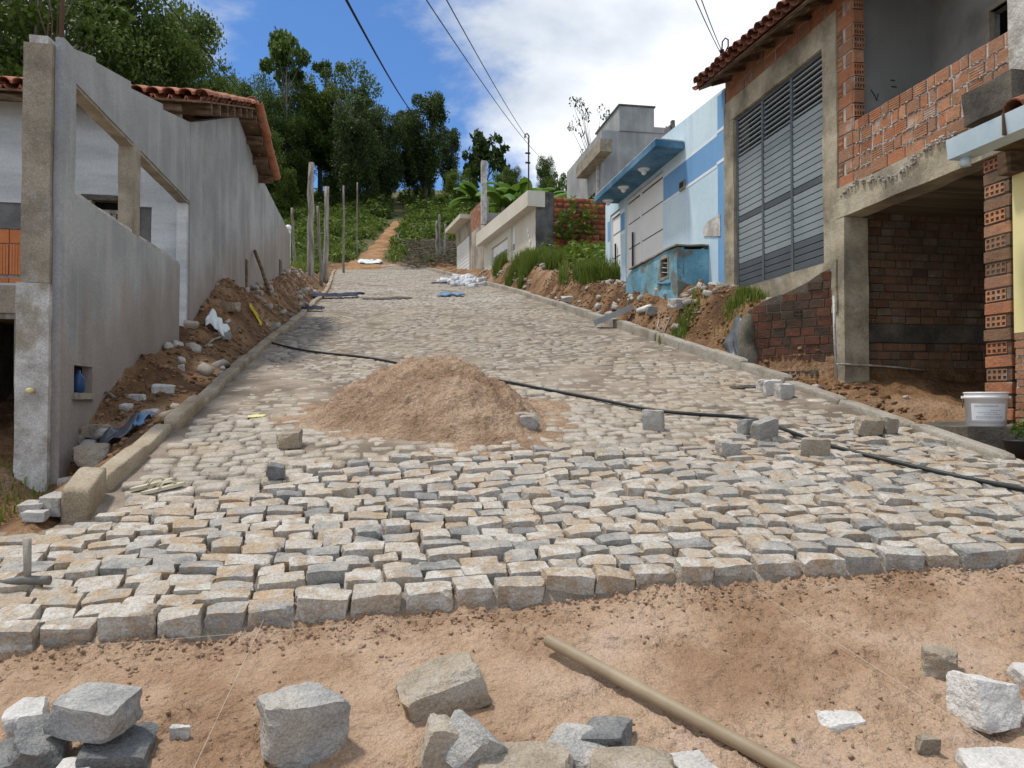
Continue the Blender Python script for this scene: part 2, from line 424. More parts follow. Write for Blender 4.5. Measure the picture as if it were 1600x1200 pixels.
# ------------------------------------------------------------------ the sand bed in front
def row_y(y0, x):
    a = .10 + .34 * np.clip((y0 - 3.3) / 2, 0, 1)
    return y0 - a * ((np.asarray(x, float) - 1.35) / 3) ** 2
Y0 = 3.37
def sand_z(x, y):
    x = np.asarray(x, float); y = np.asarray(y, float)
    z = plane_z(x, y) - .088
    d = row_y(Y0, x) - y
    ripple = 0.016 * fbm(x * 1.6, y * 2.2, 0, 3, 21)
    trod = 0.014 * fbm(x * 5.5, y * 7, 0, 3, 22)
    lump = fbm(x * 20, y * 24, 0, 4, 23)
    crumb = np.maximum(0, fbm(x * 55, y * 60, 0, 3, 25)) ** 1.0
    edge = sstep(.32, .0, d)
    patch = sstep(-.05, .35, fbm(x * 1.9, y * 2.6, 0, 3, 27))
    z = z + ripple + trod + lump * (.006 + .012 * edge + .010 * patch) + crumb * (.008 + .030 * edge + .018 * patch) + .014 * np.abs(fbm(x * 9, y * 13, 0, 3, 29)) + .012 * np.maximum(0, fbm(x * 13, y * 17, 0, 3, 30) - .12)
    z = z + .02 * edge * fbm(x * 6, y * 3, 0, 2, 31) - .006 * sstep(.05, .4, fbm(x * 3.4, y * 3.8, 0, 2, 35))
    # footprints: short ribs of boot soles
    for (fx, fy, fa) in ((.72, 2.62, .3), (1.45, 2.55, 1.1), (.05, 2.35, -.4), (1.9, 2.15, .8), (1.15, 2.95, .1), (-.35, 2.6, 1.3)):
        cx, cy_ = (x - fx) * math.cos(fa) + (y - fy) * math.sin(fa), -(x - fx) * math.sin(fa) + (y - fy) * math.cos(fa)
        m = np.exp(-((cx / .14) ** 4 + (cy_ / .055) ** 4))
        z = z - m * (.013 + .007 * np.sign(np.sin(cx * 230)) * .8)
    return z
fx_ = np.arange(-2.9, 4.3, .011); fy_ = np.arange(.9, 3.62, .010)
props(link('sand_bed', grid_mesh('sand_bed', fx_, fy_, sand_z, m_sand)), 'trampled orange sand laid ready for paving', kind='structure')

# ------------------------------------------------------------------ stones
def cube_grid(n):
    """surface of a cube cut n x n on each side, welded"""
    idx = {}; V = []; F = []
    def vid(i, j, k):
        if (i, j, k) not in idx: idx[(i, j, k)] = len(V); V.append((i / n - .5, j / n - .5, k / n - .5))
        return idx[(i, j, k)]
    for a in range(n):
        for b in range(n):
            F.append((vid(a, b, 0), vid(a, b + 1, 0), vid(a + 1, b + 1, 0), vid(a + 1, b, 0)))
            F.append((vid(a, b, n), vid(a + 1, b, n), vid(a + 1, b + 1, n), vid(a, b + 1, n)))
            F.append((vid(a, 0, b), vid(a + 1, 0, b), vid(a + 1, 0, b + 1), vid(a, 0, b + 1)))
            F.append((vid(a, n, b), vid(a, n, b + 1), vid(a + 1, n, b + 1), vid(a + 1, n, b)))
            F.append((vid(0, a, b), vid(0, a, b + 1), vid(0, a + 1, b + 1), vid(0, a + 1, b)))
            F.append((vid(n, a, b), vid(n, a + 1, b), vid(n, a + 1, b + 1), vid(n, a, b + 1)))
    return np.array(V), np.array(F)
CG = {n: cube_grid(n) for n in (1, 2, 3, 4, 6, 9)}
def stone_verts(n, seed, expo=9, jit=.07, amp=.03, chips=5, chipd=(.50, .66), fq=2.2, rg=.0):
    rs = np.random.RandomState(seed); P = CG[n][0].copy()
    q = 2 * np.abs(P); m = (q ** expo).sum(1) ** (1 / expo); mx = q.max(1)
    P = P * (mx / np.maximum(m, 1e-6))[:, None]
    c = rs.uniform(-jit, jit, (2, 2, 2, 3)); t = P + .5; off = 0
    for a in (0, 1):
        for b in (0, 1):
            for d in (0, 1):
                w = (t[:, 0] if a else 1 - t[:, 0]) * (t[:, 1] if b else 1 - t[:, 1]) * (t[:, 2] if d else 1 - t[:, 2])
                off = off + w[:, None] * c[a, b, d]
    P = P + off
    for _ in range(chips):
        nn = rs.normal(size=3); nn /= np.linalg.norm(nn); dd = rs.uniform(*chipd) * (np.abs(nn).sum() ** .5)
        ex = np.maximum(0, P @ nn - dd); P = P - ex[:, None] * nn
    s = seed * 3.17 + 100
    for k in range(3):
        P[:, k] += amp * fbm(P[:, 0] * fq + s, P[:, 1] * fq + k * 11, P[:, 2] * fq, 3, 60 + k, .55)
    if rg: P = P * (1 + rg * fbm(P[:, 0] * 7 + s, P[:, 1] * 7, P[:, 2] * 7, 2, 77))[:, None]
    return P
SETT_N = 6
SETTS = [stone_verts(SETT_N, 200 + i, 22, .075, .055, 7, (.50, .66), 2.6) for i in range(24)]
SETTS_MID = [stone_verts(4, 300 + i, 16, .10, .03, 3, (.56, .68)) for i in range(16)]
SETTS_LOW = [stone_verts(2, 400 + i, 12, .11, .0, 0) for i in range(12)]
sett_me = [mesh('paving_stone', v, CG[SETT_N][1], m_sett, True) for v in SETTS]
for _m in sett_me: _m.set_sharp_from_angle(angle=math.radians(28))
sett_dusty_me = [mesh('paving_stone', v, CG[SETT_N][1], m_sett_dusty, True) for v in SETTS]

# road body: the sand the stones are bedded in, which fills their joints higher up the lane
def fill_edge(x):            # where the sweeping sand between the joints begins (y)
    x = np.asarray(x, float)
    return 5.62 - .9 * sstep(-.2, -1.7, x) + .35 * sstep(2.2, 4.2, x) + .25 * vn(x * 1.3, x * 0, 0, 5)
def bed_z(x, y):
    x = np.asarray(x, float); y = np.asarray(y, float)
    f = sstep(-.25, .25, y - fill_edge(x))
    n = fbm(x * 5, y * 6, 0, 4, 41); n2 = fbm(x * .9, y * .9, 0, 3, 43)
    deep = -.045 + .012 * n
    full = -.0070 + .0060 * sstep(6.2, 9, y) + .012 * n + .017 * n2 - .012 * sstep(-.5, -1.4, x) * (y < 7)
    edge = sstep(KL + .55, KL + .05, x - lane_shift(y)) * .003 + sstep(KR - .6, KR - .05, x - lane_shift(y)) * .008
    z = road_z(x, y) + deep * (1 - f) + (full + edge) * f
    d = y - (row_y(Y0, x) + .02)
    z = np.where(d < 0, z - .09, z); xl = x - lane_shift(y)
    return np.where((xl < KL - .16) & (y > 4.55), z - 1.2 * sstep(4.5, 4.75, y), z)
rb_y = np.unique(np.round(np.concatenate([np.arange(2.9, 12, .035), np.arange(12, 22, .09), np.arange(22, 52.6, .3)]), 3))
rb_x = np.arange(KL - .90, KR + .12, .04)
road = link('road', grid_mesh('road', rb_x, rb_y, bed_z, m_joint, xf=lambda X, Y: X + lane_shift(Y)))
props(road, 'steep lane paved with granite setts bedded in sand', kind='structure')

rs = np.random.RandomState(5)
stones = []       # (x, y, z, sx, sy, sz, rz, tiltx, tilty, fresh)
y0 = Y0 + .068
pitch_acc = y0; row = 0
while pitch_acc < 51.5:
    pitch = .126 if pitch_acc < 14 else .15
    x = KL + rs.uniform(0, .14) + .02
    if pitch_acc < 4.95: x -= .75 * float(sstep(4.95, 4.5, pitch_acc))
    while x < KR - .03:
        w = rs.uniform(.125, .225) if pitch_acc > Y0 + .1 else rs.uniform(.17, .235)
        xc = x + w / 2; yc = float(row_y(pitch_acc, xc)) + rs.normal() * .006
        X = xc + float(lane_shift(yc))
        fresh = yc < float(fill_edge(xc)) + rs.normal() * .10
        d = pitch - rs.uniform(.008, .026) if fresh else pitch - rs.uniform(.002, .014)
        stones.append([X, yc, 0, w - rs.uniform(.006, .02), d, .15 if fresh else .10, rs.normal() * (.05 if fresh else .03) - .32 * (xc - 1.35) / 9, rs.normal() * .022, rs.normal() * .026, fresh, rs.uniform()])
        x += w
    pitch_acc += pitch; row += 1
S = np.array(stones, float)
topz = road_z(S[:, 0], S[:, 1]) + rs.normal(size=len(S)) * np.where(S[:, 9] > 0, .009, .0055)
S[:, 2] = topz - S[:, 5] / 2 * .93
# remove setts outside the picture in front, keep what the camera can see from a step aside
Dst = S[:, 1] * CY + S[:, 0] * SY; Xc = S[:, 0] * CY - S[:, 1] * SY
keep = (Xc / Dst > -.80) & (Xc / Dst < .80); S = S[keep]; Dst = Dst[keep]; Xc = Xc[keep]
uu = 800 + 1200 * Xc / Dst
inview = (uu > -5) & (uu < 1605)
order = np.argsort(np.where(inview, Dst, 1e3)); single = order[:300]; rest = order[300:]
gx_slope, gy_slope = math.atan(.2 * SY), math.atan(.2 * CY)
for i in single:
    x, y, z, sx, sy, sz, rz, tx, ty, fresh, rr = S[i]
    k = int(rr * 1e4) % len(SETTS)
    flip = math.pi if int(rr * 1e5) % 2 else 0
    link('paving_stone', (sett_me if fresh else sett_dusty_me)[k], road, loc=(x, y, z), rot=(gy_slope * (-1 if flip else 1) + tx, ty, rz + flip), scl=(sx, sy, sz))
def bake(name, sel, bank, faces, mat, smooth=True, drop_bottom=False):
    if len(sel) == 0: return
    n = len(bank[0]); nf = len(faces); q = S[sel]
    kk = (q[:, 10] * 1e4).astype(int) % len(bank)
    P = np.stack(bank)[kk] * q[:, None, 3:6]
    c, s = np.cos(q[:, 6])[:, None], np.sin(q[:, 6])[:, None]
    px = P[:, :, 0] * c - P[:, :, 1] * s; py = P[:, :, 0] * s + P[:, :, 1] * c; pz = P[:, :, 2]
    pz = pz + py * (.2 * CY + q[:, 7:8]) + px * (.2 * SY + q[:, 8:9])
    V = np.stack([px + q[:, 0:1], py + q[:, 1:2], pz + q[:, 2:3]], -1).reshape(-1, 3)
    F = (faces[None] + (np.arange(len(q)) * n)[:, None, None]).reshape(-1, faces.shape[1])
    me = mesh(name, V, F, mat, smooth, rnd=np.repeat(q[:, 10], nf))
    if bank is SETTS: me.set_sharp_from_angle(angle=math.radians(28))
    return props(link(name, me, road), kind='stuff')
def topfaces(n):
    V, F = CG[n]; z = V[F][:, :, 2].mean(1); return F[z > -.3]
Dr = Dst[rest]; fr = S[rest, 9] > 0
bake('fresh_paving_stones', rest[fr], SETTS, topfaces(SETT_N), m_sett)
bake('dusty_paving_stones', rest[~fr & (Dr < 10)], SETTS_MID, topfaces(4), m_sett_dusty)
bake('dusty_paving_stones_uphill', rest[~fr & (Dr >= 10) & (Dr < 19)], SETTS_LOW, topfaces(2), m_sett_dusty)
bake('distant_paving_stones', rest[~fr & (Dr >= 19)], SETTS_LOW, topfaces(2), m_sett_far)

# kerbs: cast blocks butted end to end
m_kerb = M('kerb_concrete', [(.22, .17, .11), (.33, .27, .19), (.40, .35, .27)], scale=2.5, bump=.9, bscale=40, stain=(.16, .12, .075), sscale=2.2, samt=.6, fine=(110, .3), rndamt=.3, bdist=.012)
m_kerb_grey = M('kerb_concrete_grey', [(.24, .21, .17), (.34, .31, .26), (.40, .37, .32)], scale=2.5, bump=.9, bscale=40, stain=(.20, .14, .085), sscale=1.8, samt=.6, fine=(110, .3), rndamt=.3, bdist=.012)
KB = [stone_verts(9, 500 + i, 16, .015, .012, 2, (.62, .7), 4) for i in range(4)]
kb_me = [[mesh('kerb_stone', v, CG[9][1], mm, True) for v in KB] for mm in (m_kerb, m_kerb_grey)]
def kerb(name, label, side, ys, which):
    root = props(link(name, None), label, kind='structure')
    r = np.random.RandomState(9 + side)
    for j, (ya, yb) in enumerate(ys):
        L = yb - ya; ym = (ya + yb) / 2
        xk = (KL - .085 if side < 0 else KR + .085)
        dx = (lane_shift(yb) - lane_shift(ya)) / L
        x = xk + float(lane_shift(ym)) + r.normal() * .012
        z = float(road_z(x, ym)) + r.normal() * .01
        lift = -.075 if side < 0 else -.10 + .10 * float(sstep(6.5, 10, ym))
        link('kerb_stone', kb_me[which][j % 4], root, loc=(x, ym, z + lift), rot=(gy_slope, 0, -math.atan(dx) + r.normal() * .012), scl=(.13, (L - .012) / math.cos(gy_slope), .30))
    return root
ys = []; y = 5.12
while y < 50: L = (.78 if y < 6.5 else .98) if y < 30 else 2.0; ys.append((y, y + L)); y += L
lk = kerb('left_kerb', 'cast kerb stones edging the left side of the lane', -1, ys, 0)
# the first block stands loose and turned out of line
p = PD(131, 768, 4.95)
link('kerb_stone', kb_me[0][1], lk, loc=(-1.70, 4.86, float(road_z(-1.8, 4.84)) + .02), rot=(gy_slope + .02, .06, .14), scl=(.15, .44, .28))
ys = []; y = 4.72
while y < 49: L = .98 if y < 30 else 2.0; ys.append((y, y + L)); y += L
rk = kerb('right_kerb', 'cast kerb stones edging the right side of the lane', 1, ys, 1)
link('kerb_stone', kb_me[1][2], rk, loc=(4.42, 4.22, float(road_z(4.4, 4.2)) - .035), rot=(gy_slope, 0, -.16), scl=(.17, .9, .26))
link('kerb_stone', kb_me[0][3], rk, loc=(4.62, 3.45, float(road_z(4.6, 3.4)) - .06), rot=(gy_slope, 0, .12), scl=(.2, .7, .24))
# ------------------------------------------------------------------ building materials
m_plaster = M('grey_cement_plaster', [(.245, .255, .258), (.31, .32, .325), (.375, .385, .385)], scale=.9, bump=.35, bscale=25, streak=((.44, .445, .435), .55), stain=(.19, .165, .13), sscale=.6, samt=.35, fine=(40, .12), bdist=.008, splash=((.24, .145, .085), .28, -.30, .60, .42))
m_plaster_base = M('soil_splashed_plaster', [(.30, .20, .12), (.33, .27, .20), (.30, .28, .25)], scale=3, bump=.5, bscale=25, stretch=(3, 3, .6))
m_skim = M('pale_skim_plaster', [(.40, .42, .43), (.50, .52, .53), (.57, .59, .60)], scale=1.1, bump=.3, bscale=20, stretch=(.5, .5, 2.4), second=((.36, .37, .38), 1.6, .5, .7, .7), fine=(30, .08))
m_conc = M('raw_concrete', [(.19, .165, .125), (.27, .235, .18), (.34, .30, .235)], scale=3, bump=.8, bscale=22, stain=(.42, .41, .38), sscale=3.5, samt=.5, fine=(80, .25), bdist=.012)
m_conc_pale = M('splashed_pale_concrete', [(.36, .34, .31), (.50, .49, .46), (.60, .59, .57)], scale=5, bump=1.0, bscale=28, second=((.27, .23, .16), 3, .48, .66, .8), fine=(90, .25), bdist=.012)
m_conc_yel = M('weathered_ochre_concrete', [(.21, .185, .14), (.35, .305, .22), (.45, .405, .31)], scale=2, bump=.7, bscale=25, stain=(.10, .085, .065), sscale=1.7, samt=.6, second=((.47, .45, .40), 4, .52, .7, .5), fine=(70, .2))
m_conc_dark = M('dark_concrete', [(.055, .05, .045), (.10, .09, .075), (.16, .14, .11)], scale=2, bump=.8, bscale=25, stain=(.20, .17, .12), sscale=2.2, samt=.5, fine=(70, .25))
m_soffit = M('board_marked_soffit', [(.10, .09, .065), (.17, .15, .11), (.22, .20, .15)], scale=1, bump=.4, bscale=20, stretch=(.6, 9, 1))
m_dim = M('dim_grey_plaster', [(.21, .21, .20), (.26, .26, .25), (.31, .31, .295)], scale=.9, bump=.3, bscale=15, stain=(.10, .098, .09), sscale=.7, samt=.6)
m_brick = M('hollow_clay_brick', [(.25, .115, .07), (.40, .165, .085), (.33, .165, .095), (.27, .155, .10), (.47, .23, .125)], scale=6, rndamt=.8, bump=.8, bscale=40, stain=(.20, .12, .075), sscale=4, samt=.55, fine=(120, .18), second=((.43, .40, .36), 4.5, .55, .68, .7))
m_brick_or = M('orange_hollow_brick', [(.46, .15, .055), (.60, .22, .09)], scale=3, rndamt=.4, bump=.4, bscale=60, fine=(100, .12))
m_brick_old = M('dark_old_brick', [(.10, .06, .04), (.17, .095, .06), (.22, .13, .08), (.15, .11, .08), (.25, .20, .15)], scale=4, rndamt=.6, bump=.8, bscale=40, stain=(.075, .055, .04), sscale=1.1, samt=.7, fine=(90, .25))
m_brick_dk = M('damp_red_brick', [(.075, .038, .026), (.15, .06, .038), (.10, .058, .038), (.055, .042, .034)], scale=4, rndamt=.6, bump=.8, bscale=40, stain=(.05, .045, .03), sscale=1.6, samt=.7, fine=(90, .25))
m_brick_far = M('weathered_far_brick', [(.15, .045, .025), (.26, .075, .035), (.34, .12, .05), (.12, .055, .035)], scale=3, rndamt=.8, bump=.4, bscale=30, stain=(.06, .045, .03), sscale=.8, samt=.6)
m_mortar = M('lime_mortar', [(.34, .325, .30), (.50, .48, .45)], scale=8, bump=1.0, bscale=50, fine=(100, .25), stain=(.22, .19, .15), sscale=3, samt=.4)
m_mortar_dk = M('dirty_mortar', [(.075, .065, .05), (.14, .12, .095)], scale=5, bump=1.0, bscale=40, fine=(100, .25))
m_hole = M('brick_hollow', [(.035, .015, .01), (.06, .025, .015)], bump=0)
m_tile = M('clay_roof_tile', [(.20, .07, .035), (.34, .13, .07), (.46, .21, .13), (.28, .10, .055)], scale=4, rndamt=.6, bump=.6, bscale=30, stain=(.10, .06, .045), sscale=2.5, samt=.5, fine=(60, .2))
m_tile_old = M('old_clay_roof_tile', [(.10, .04, .028), (.19, .075, .045), (.27, .12, .075), (.13, .06, .045)], scale=4, rndamt=.6, bump=.8, bscale=30, stain=(.055, .04, .035), sscale=2.5, samt=.7, fine=(60, .25))
m_wood = M('old_timber', [(.07, .045, .028), (.13, .085, .05), (.20, .14, .09)], scale=2, bump=.6, bscale=30, stretch=(2, 2, 8))
m_wood_grey = M('grey_weathered_wood', [(.17, .15, .125), (.28, .25, .21), (.40, .37, .33)], scale=1.5, bump=.9, bscale=25, stretch=(6, 6, .7), stain=(.09, .075, .06), sscale=2.5, samt=.8)
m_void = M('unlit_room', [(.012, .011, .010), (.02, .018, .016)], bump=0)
m_steel = M('grey_painted_steel', [(.085, .10, .115), (.11, .13, .15)], scale=1.5, rgh=.5, bump=.1, bscale=20, spec=.5, stain=(.05, .055, .06), sscale=1, samt=.3)
m_slat = M('silver_grey_steel_slat', [(.24, .29, .315), (.31, .36, .385), (.36, .41, .43)], scale=.9, rgh=.38, bump=.08, bscale=20, spec=.6, rndamt=.35, stretch=(1, 1, .5))
m_white = M('white_painted_metal', [(.78, .79, .79), (.84, .84, .83)], scale=1.2, rgh=.45, bump=.05, streak=((.62, .61, .57), .4))
m_black = M('black_trim', [(.015, .015, .017), (.03, .03, .03)], rgh=.5, bump=0)
m_lblue = M('pale_blue_limewash', [(.48, .63, .73), (.55, .69, .78), (.61, .74, .81)], scale=.8, bump=.2, bscale=20, streak=((.37, .52, .62), .45), fine=(20, .05))
m_mblue = M('mid_blue_paint', [(.15, .32, .56), (.19, .37, .62)], scale=1.0, bump=.2, bscale=20, streak=((.10, .25, .50), .3))
m_dblue = M('deep_blue_paint', [(.04, .12, .20), (.075, .18, .29), (.12, .25, .37)], scale=1.6, bump=.3, bscale=20, stain=(.22, .27, .30), sscale=4, samt=.3)
m_wblue = M('white_line_paint', [(.66, .74, .80), (.74, .80, .84)], bump=0)
m_tank = M('peeling_blue_paint', [(.10, .24, .33), (.16, .36, .47), (.24, .47, .58)], scale=1.5, bump=.8, bscale=25, second=((.17, .16, .125), 2.1, .52, .60, .9), stain=(.26, .27, .15), sscale=1.0, samt=.5, fine=(50, .15), bdist=.015)
m_cream = M('cream_wall_paint', [(.55, .51, .43), (.62, .58, .50)], scale=.8, bump=.15, streak=((.50, .45, .37), .35))
m_cream_dk = M('stained_cement_wall', [(.25, .22, .175), (.38, .34, .28), (.47, .43, .36)], scale=1.2, bump=.4, streak=((.14, .115, .09), .75))
m_charcoal = M('blackened_cement', [(.06, .055, .05), (.11, .105, .10), (.16, .15, .14)], scale=2, bump=.7, bscale=20)
m_yellow = M('pale_yellow_paint', [(.70, .62, .30), (.76, .68, .36)], scale=1, bump=.1)
m_gutter = M('painted_zinc', [(.45, .58, .66), (.56, .68, .75), (.62, .72, .78)], scale=1.6, rgh=.4, bump=.1, spec=.5, stain=(.20, .36, .44), sscale=2.5, samt=.5)
m_rebar = M('rusty_steel', [(.06, .045, .035), (.13, .08, .05)], bump=.3, rgh=.8)
m_dirty_blue = M('dark_blue_bottle', [(.02, .05, .12), (.03, .08, .2)], rgh=.3, bump=0)

m_moss = M('mossy_concrete', [(.10, .095, .07), (.17, .155, .12), (.23, .21, .17)], scale=3, bump=.9, bscale=25, stain=(.07, .07, .045), sscale=2, samt=.6, fine=(60, .25))
# ------------------------------------------------------------------ bricks and tiles as single pieces
def brick_mesh(kind, mat, L=1.0, W=1.0, H=1.0, seed=0):
    """unit hollow brick, length along x, face towards -y, height z; parts are scaled on placement"""
    bm = B(); r = random.Random(seed)
    if kind == 'ribbed':
        n = 5; y = -.5
        pts = []
        for i in range(n):
            z0 = -.5 + i / n; g = .035
            pts += [(-.5, z0 + g * .3), (-.5, z0 + 1 / n - g)]
            if i < n - 1: pts += [(-.40, z0 + 1 / n - g), (-.40, z0 + 1 / n + g * .3)]
        pts += [(.5, .5), (.5, -.5)]
        P = [(p[0], p[1]) for p in pts]
        prism(bm, P, 'x', -.5, .5)
    elif kind == 'holes':       # end of a hollow brick towards -y: a 4 x 2 grid of square tubes
        nx, nz = 4, 2; xs = [-.5]; zs = [-.5]
        for i in range(nx): xs += [-.5 + (i + .24) / nx, -.5 + (i + .86) / nx]
        for i in range(nz): zs += [-.5 + (i + .22) / nz, -.5 + (i + .80) / nz]
        xs.append(.5); zs.append(.5)
        for i in range(len(xs) - 1):
            for k in range(len(zs) - 1):
                hole = i % 2 == 1 and k % 2 == 1
                y = -.10 if hole else -.5
                vs = [bm.verts.new((a, y, b)) for a, b in ((xs[i], zs[k]), (xs[i + 1], zs[k]), (xs[i + 1], zs[k + 1]), (xs[i], zs[k + 1]))]
                f = bm.faces.new(vs)
                if hole:
                    f.material_index = 1
                    fr = [bm.verts.new((v.co.x, -.5, v.co.z)) for v in vs]
                    for q in range(4): bm.faces.new((fr[q], fr[(q + 1) % 4], vs[(q + 1) % 4], vs[q]))
        vs = box(bm, -.5, .5, -.499, .5, -.5, .5)
        bm.faces.remove([f for f in bm.faces if all(abs(v.co.y + .499) < 1e-6 for v in f.verts)][0])
    else:
        box(bm, -.5, .5, -.5, .5, -.5, .5)
        bmesh.ops.bevel(bm, geom=bm.edges[:], offset=.035, segments=1, affect='EDGES')
        for v in bm.verts: v.co += Vector((r.uniform(-.012, .012), r.uniform(-.012, .012), r.uniform(-.015, .015)))
    if kind != 'holes': bmesh.ops.recalc_face_normals(bm, faces=bm.faces)
    me = bpy.data.meshes.new('brick'); bm.to_mesh(me); bm.free()
    me.materials.append(mat); me.materials.append(m_hole)
    return me
BR = {}
for key, mt in (('new', m_brick), ('old', m_brick_old), ('dk', m_brick_dk), ('or', m_brick_or)):
    BR[key] = {'plain': [brick_mesh('plain', mt, seed=i) for i in range(4)], 'ribbed': [brick_mesh('ribbed', mt)], 'holes': [brick_mesh('holes', mt)]}
RB = RB
def brick(parent, setk, kind, loc, size, rz=0.0, jig=.004, r=random.Random(77)):
    me = r.choice(BR[setk][kind])
    return link('brick', me, parent, loc=(loc[0] + r.uniform(-jig, jig), loc[1] + r.uniform(-jig, jig), loc[2] + r.uniform(-jig, jig) * .6),
                rot=(r.uniform(-.012, .012), r.uniform(-.02, .02), rz + r.uniform(-.008, .008)), scl=size)
def courses(parent, setk, A, Bp, z0, z1, bl, bh, thick, normal_rz, joint=.014, kinds=(('plain', 1.0),), skip=None, seed=1, half=True, deep=.0):
    """lay bricks on the vertical face from A to Bp (xy), the outer face on that line; normal_rz turns -y to the outward normal"""
    r = random.Random(seed); A = Vector((A[0], A[1])); Bq = Vector((Bp[0], Bp[1])); d = Bq - A; L = d.length; d.normalize()
    n = Vector((math.sin(normal_rz), -math.cos(normal_rz)))
    nrow = max(1, round((z1 - z0) / bh)); h = (z1 - z0) / nrow; out = []
    for i in range(nrow):
        x = -r.uniform(0, bl) if half else 0
        while x < L - .02:
            w = bl * r.uniform(.93, 1.05)
            if r.random() < .12: w *= .55
            a = max(0, x); b = min(L, x + w)
            if b - a > .03:
                c = A + d * ((a + b) / 2); z = z0 + (i + .5) * h
                if skip is None or not skip((a + b) / 2, z):
                    q = r.random(); kind = 'plain'
                    for k, p in kinds:
                        if q < p: kind = k; break
                        q -= p
                    pr = r.uniform(-.006, .006) + deep
                    c2 = c - n * (thick / 2 - pr)
                    out.append(brick(parent, setk, kind, (c2.x, c2.y, z), (b - a - joint, thick, h - joint), normal_rz))
            x += w
    return out
def tile_mesh(mat, L=.42, r=.10):
    bm = B(); n = 7; T = .014; vs = []
    for y, rr in ((0, r), (L, r * .86)):
        o = [bm.verts.new((-math.cos(math.pi * k / (n - 1)) * rr, y, math.sin(math.pi * k / (n - 1)) * rr * .8)) for k in range(n)]
        i = [bm.verts.new((-math.cos(math.pi * k / (n - 1)) * (rr - T), y, math.sin(math.pi * k / (n - 1)) * (rr - T) * .8)) for k in range(n)]
        vs.append((o, i))
    (o0, i0), (o1, i1) = vs
    for k in range(n - 1):
        bm.faces.new((o0[k], o0[k + 1], o1[k + 1], o1[k])); bm.faces.new((i0[k], i1[k], i1[k + 1], i0[k + 1]))
        bm.faces.new((o0[k], i0[k], i0[k + 1], o0[k + 1])); bm.faces.new((o1[k], o1[k + 1], i1[k + 1], i1[k]))
    bm.faces.new((o0[0], o1[0], i1[0], i0[0])); bm.faces.new((o0[-1], i0[-1], i1[-1], o1[-1]))
    bmesh.ops.recalc_face_normals(bm, faces=bm.faces)
    me = bpy.data.meshes.new('roof_tile'); bm.to_mesh(me); bm.free(); me.materials.append(mat); return me
TILE = tile_mesh(m_tile); TILE_OLD = tile_mesh(m_tile_old)
def tiles(parent, me, eave, along, up, ncol, nrow, pitch, row, single, seed=3, mat=None):
    """eave: first point; along / up: unit vectors; single(i, j) -> own object, the rest joined"""
    r = random.Random(seed); along = Vector(along); up = Vector(up); nrm = along.cross(up).normalized()
    base = Matrix((along, up, nrm)).transposed()
    jv, jf, jr = [], [], []; co = np.array([v.co[:] for v in me.vertices]); fc = np.array([p.vertices[:] for p in me.polygons])
    for j in range(nrow):
        for i in range(ncol):
            for cover in (1, 0):
                p = Vector(eave) + along * ((i + (.5 if cover else 0)) * pitch) + up * (j * row) + nrm * ((.055 if cover else .04) + j * .0 + r.uniform(-.006, .006))
                p += along * r.uniform(-.01, .01) + up * r.uniform(-.02, .02)
                rot = base @ Matrix.Rotation(r.uniform(-.03, .03) + (0 if cover else math.pi), 3, 'Y') @ Matrix.Rotation(math.radians(3.0) * (1 if cover else -1), 3, 'X')
                if not cover: rot = base @ Matrix.Rotation(math.pi, 3, 'Y') @ Matrix.Rotation(math.radians(-3), 3, 'X')
                if single(i, j):
                    o = link('roof_tile', me, parent); o.matrix_local = Matrix.Translation(p) @ rot.to_4x4()
                else:
                    R = np.array(rot); jf.append(fc + len(jv) * len(co)); jv.append(co @ R.T + np.array(p)); jr.append(np.full(len(fc), r.random()))
    if jv:
        m2 = mesh('roof_tiles', np.concatenate(jv), np.concatenate(jf), mat, False, np.concatenate(jr)); props(link('roof_tiles', m2, parent), kind='stuff')

# ------------------------------------------------------------------ left: unfinished plastered house
lh = thing('unfinished_house', 'unfinished grey plastered house on the left with open window frames and clay tile roof', 'house')
WX = -2.6; TH = .15
z_sill, z_top = 3.28, 4.24
yA = 6.90                                        # near corner
def yz(u, v): p = PX(u, v, WX); return p.y, p.z
y280 = yz(281, 420)[0]; y297 = yz(297, 300)[0]; yp0 = yz(208, 300)[0]; yp1 = yz(219, 300)[0]
# lower panel with two vents
v1 = (yz(95, 430)[0], yz(107, 430)[0], yz(101, 458)[1], yz(101, 405)[1])
v2 = (yz(113, 600)[0], yz(142, 600)[0], yz(128, 614)[1], yz(128, 572)[1])
def wall_with_holes(name, y0, y1, z0, ztop, holes, x0, x1, parent, mat, amp=.006, L=.25):
    """wall in the plane x = const; ztop is a number or a list of (y, z) along the top; holes are (y0, y1, z0, z1)"""
    bm = B(); ys = sorted({y0, y1, *[h[0] for h in holes], *[h[1] for h in holes], *([p[0] for p in ztop] if isinstance(ztop, list) else [])})
    tz = (lambda y: float(np.interp(y, [p[0] for p in ztop], [p[1] for p in ztop]))) if isinstance(ztop, list) else (lambda y: ztop)
    for a, b in zip(ys, ys[1:]):
        if b - a < 1e-4: continue
        hs = sorted([h for h in holes if h[0] < (a + b) / 2 < h[1]], key=lambda h: h[2]); lo = z0
        for h in hs:
            if h[2] - lo > 1e-4: prism(bm, [(a, lo), (b, lo), (b, h[2]), (a, h[2])], 'x', x0, x1)
            lo = h[3]
        prism(bm, [(a, lo), (b, lo), (b, tz(b)), (a, tz(a))], 'x', x0, x1)
    # take out the hidden faces between neighbouring blocks
    bmesh.ops.remove_doubles(bm, verts=bm.verts, dist=1e-4)
    rough(bm, L, amp, 5)
    return bm_obj(name, bm, mat, parent)
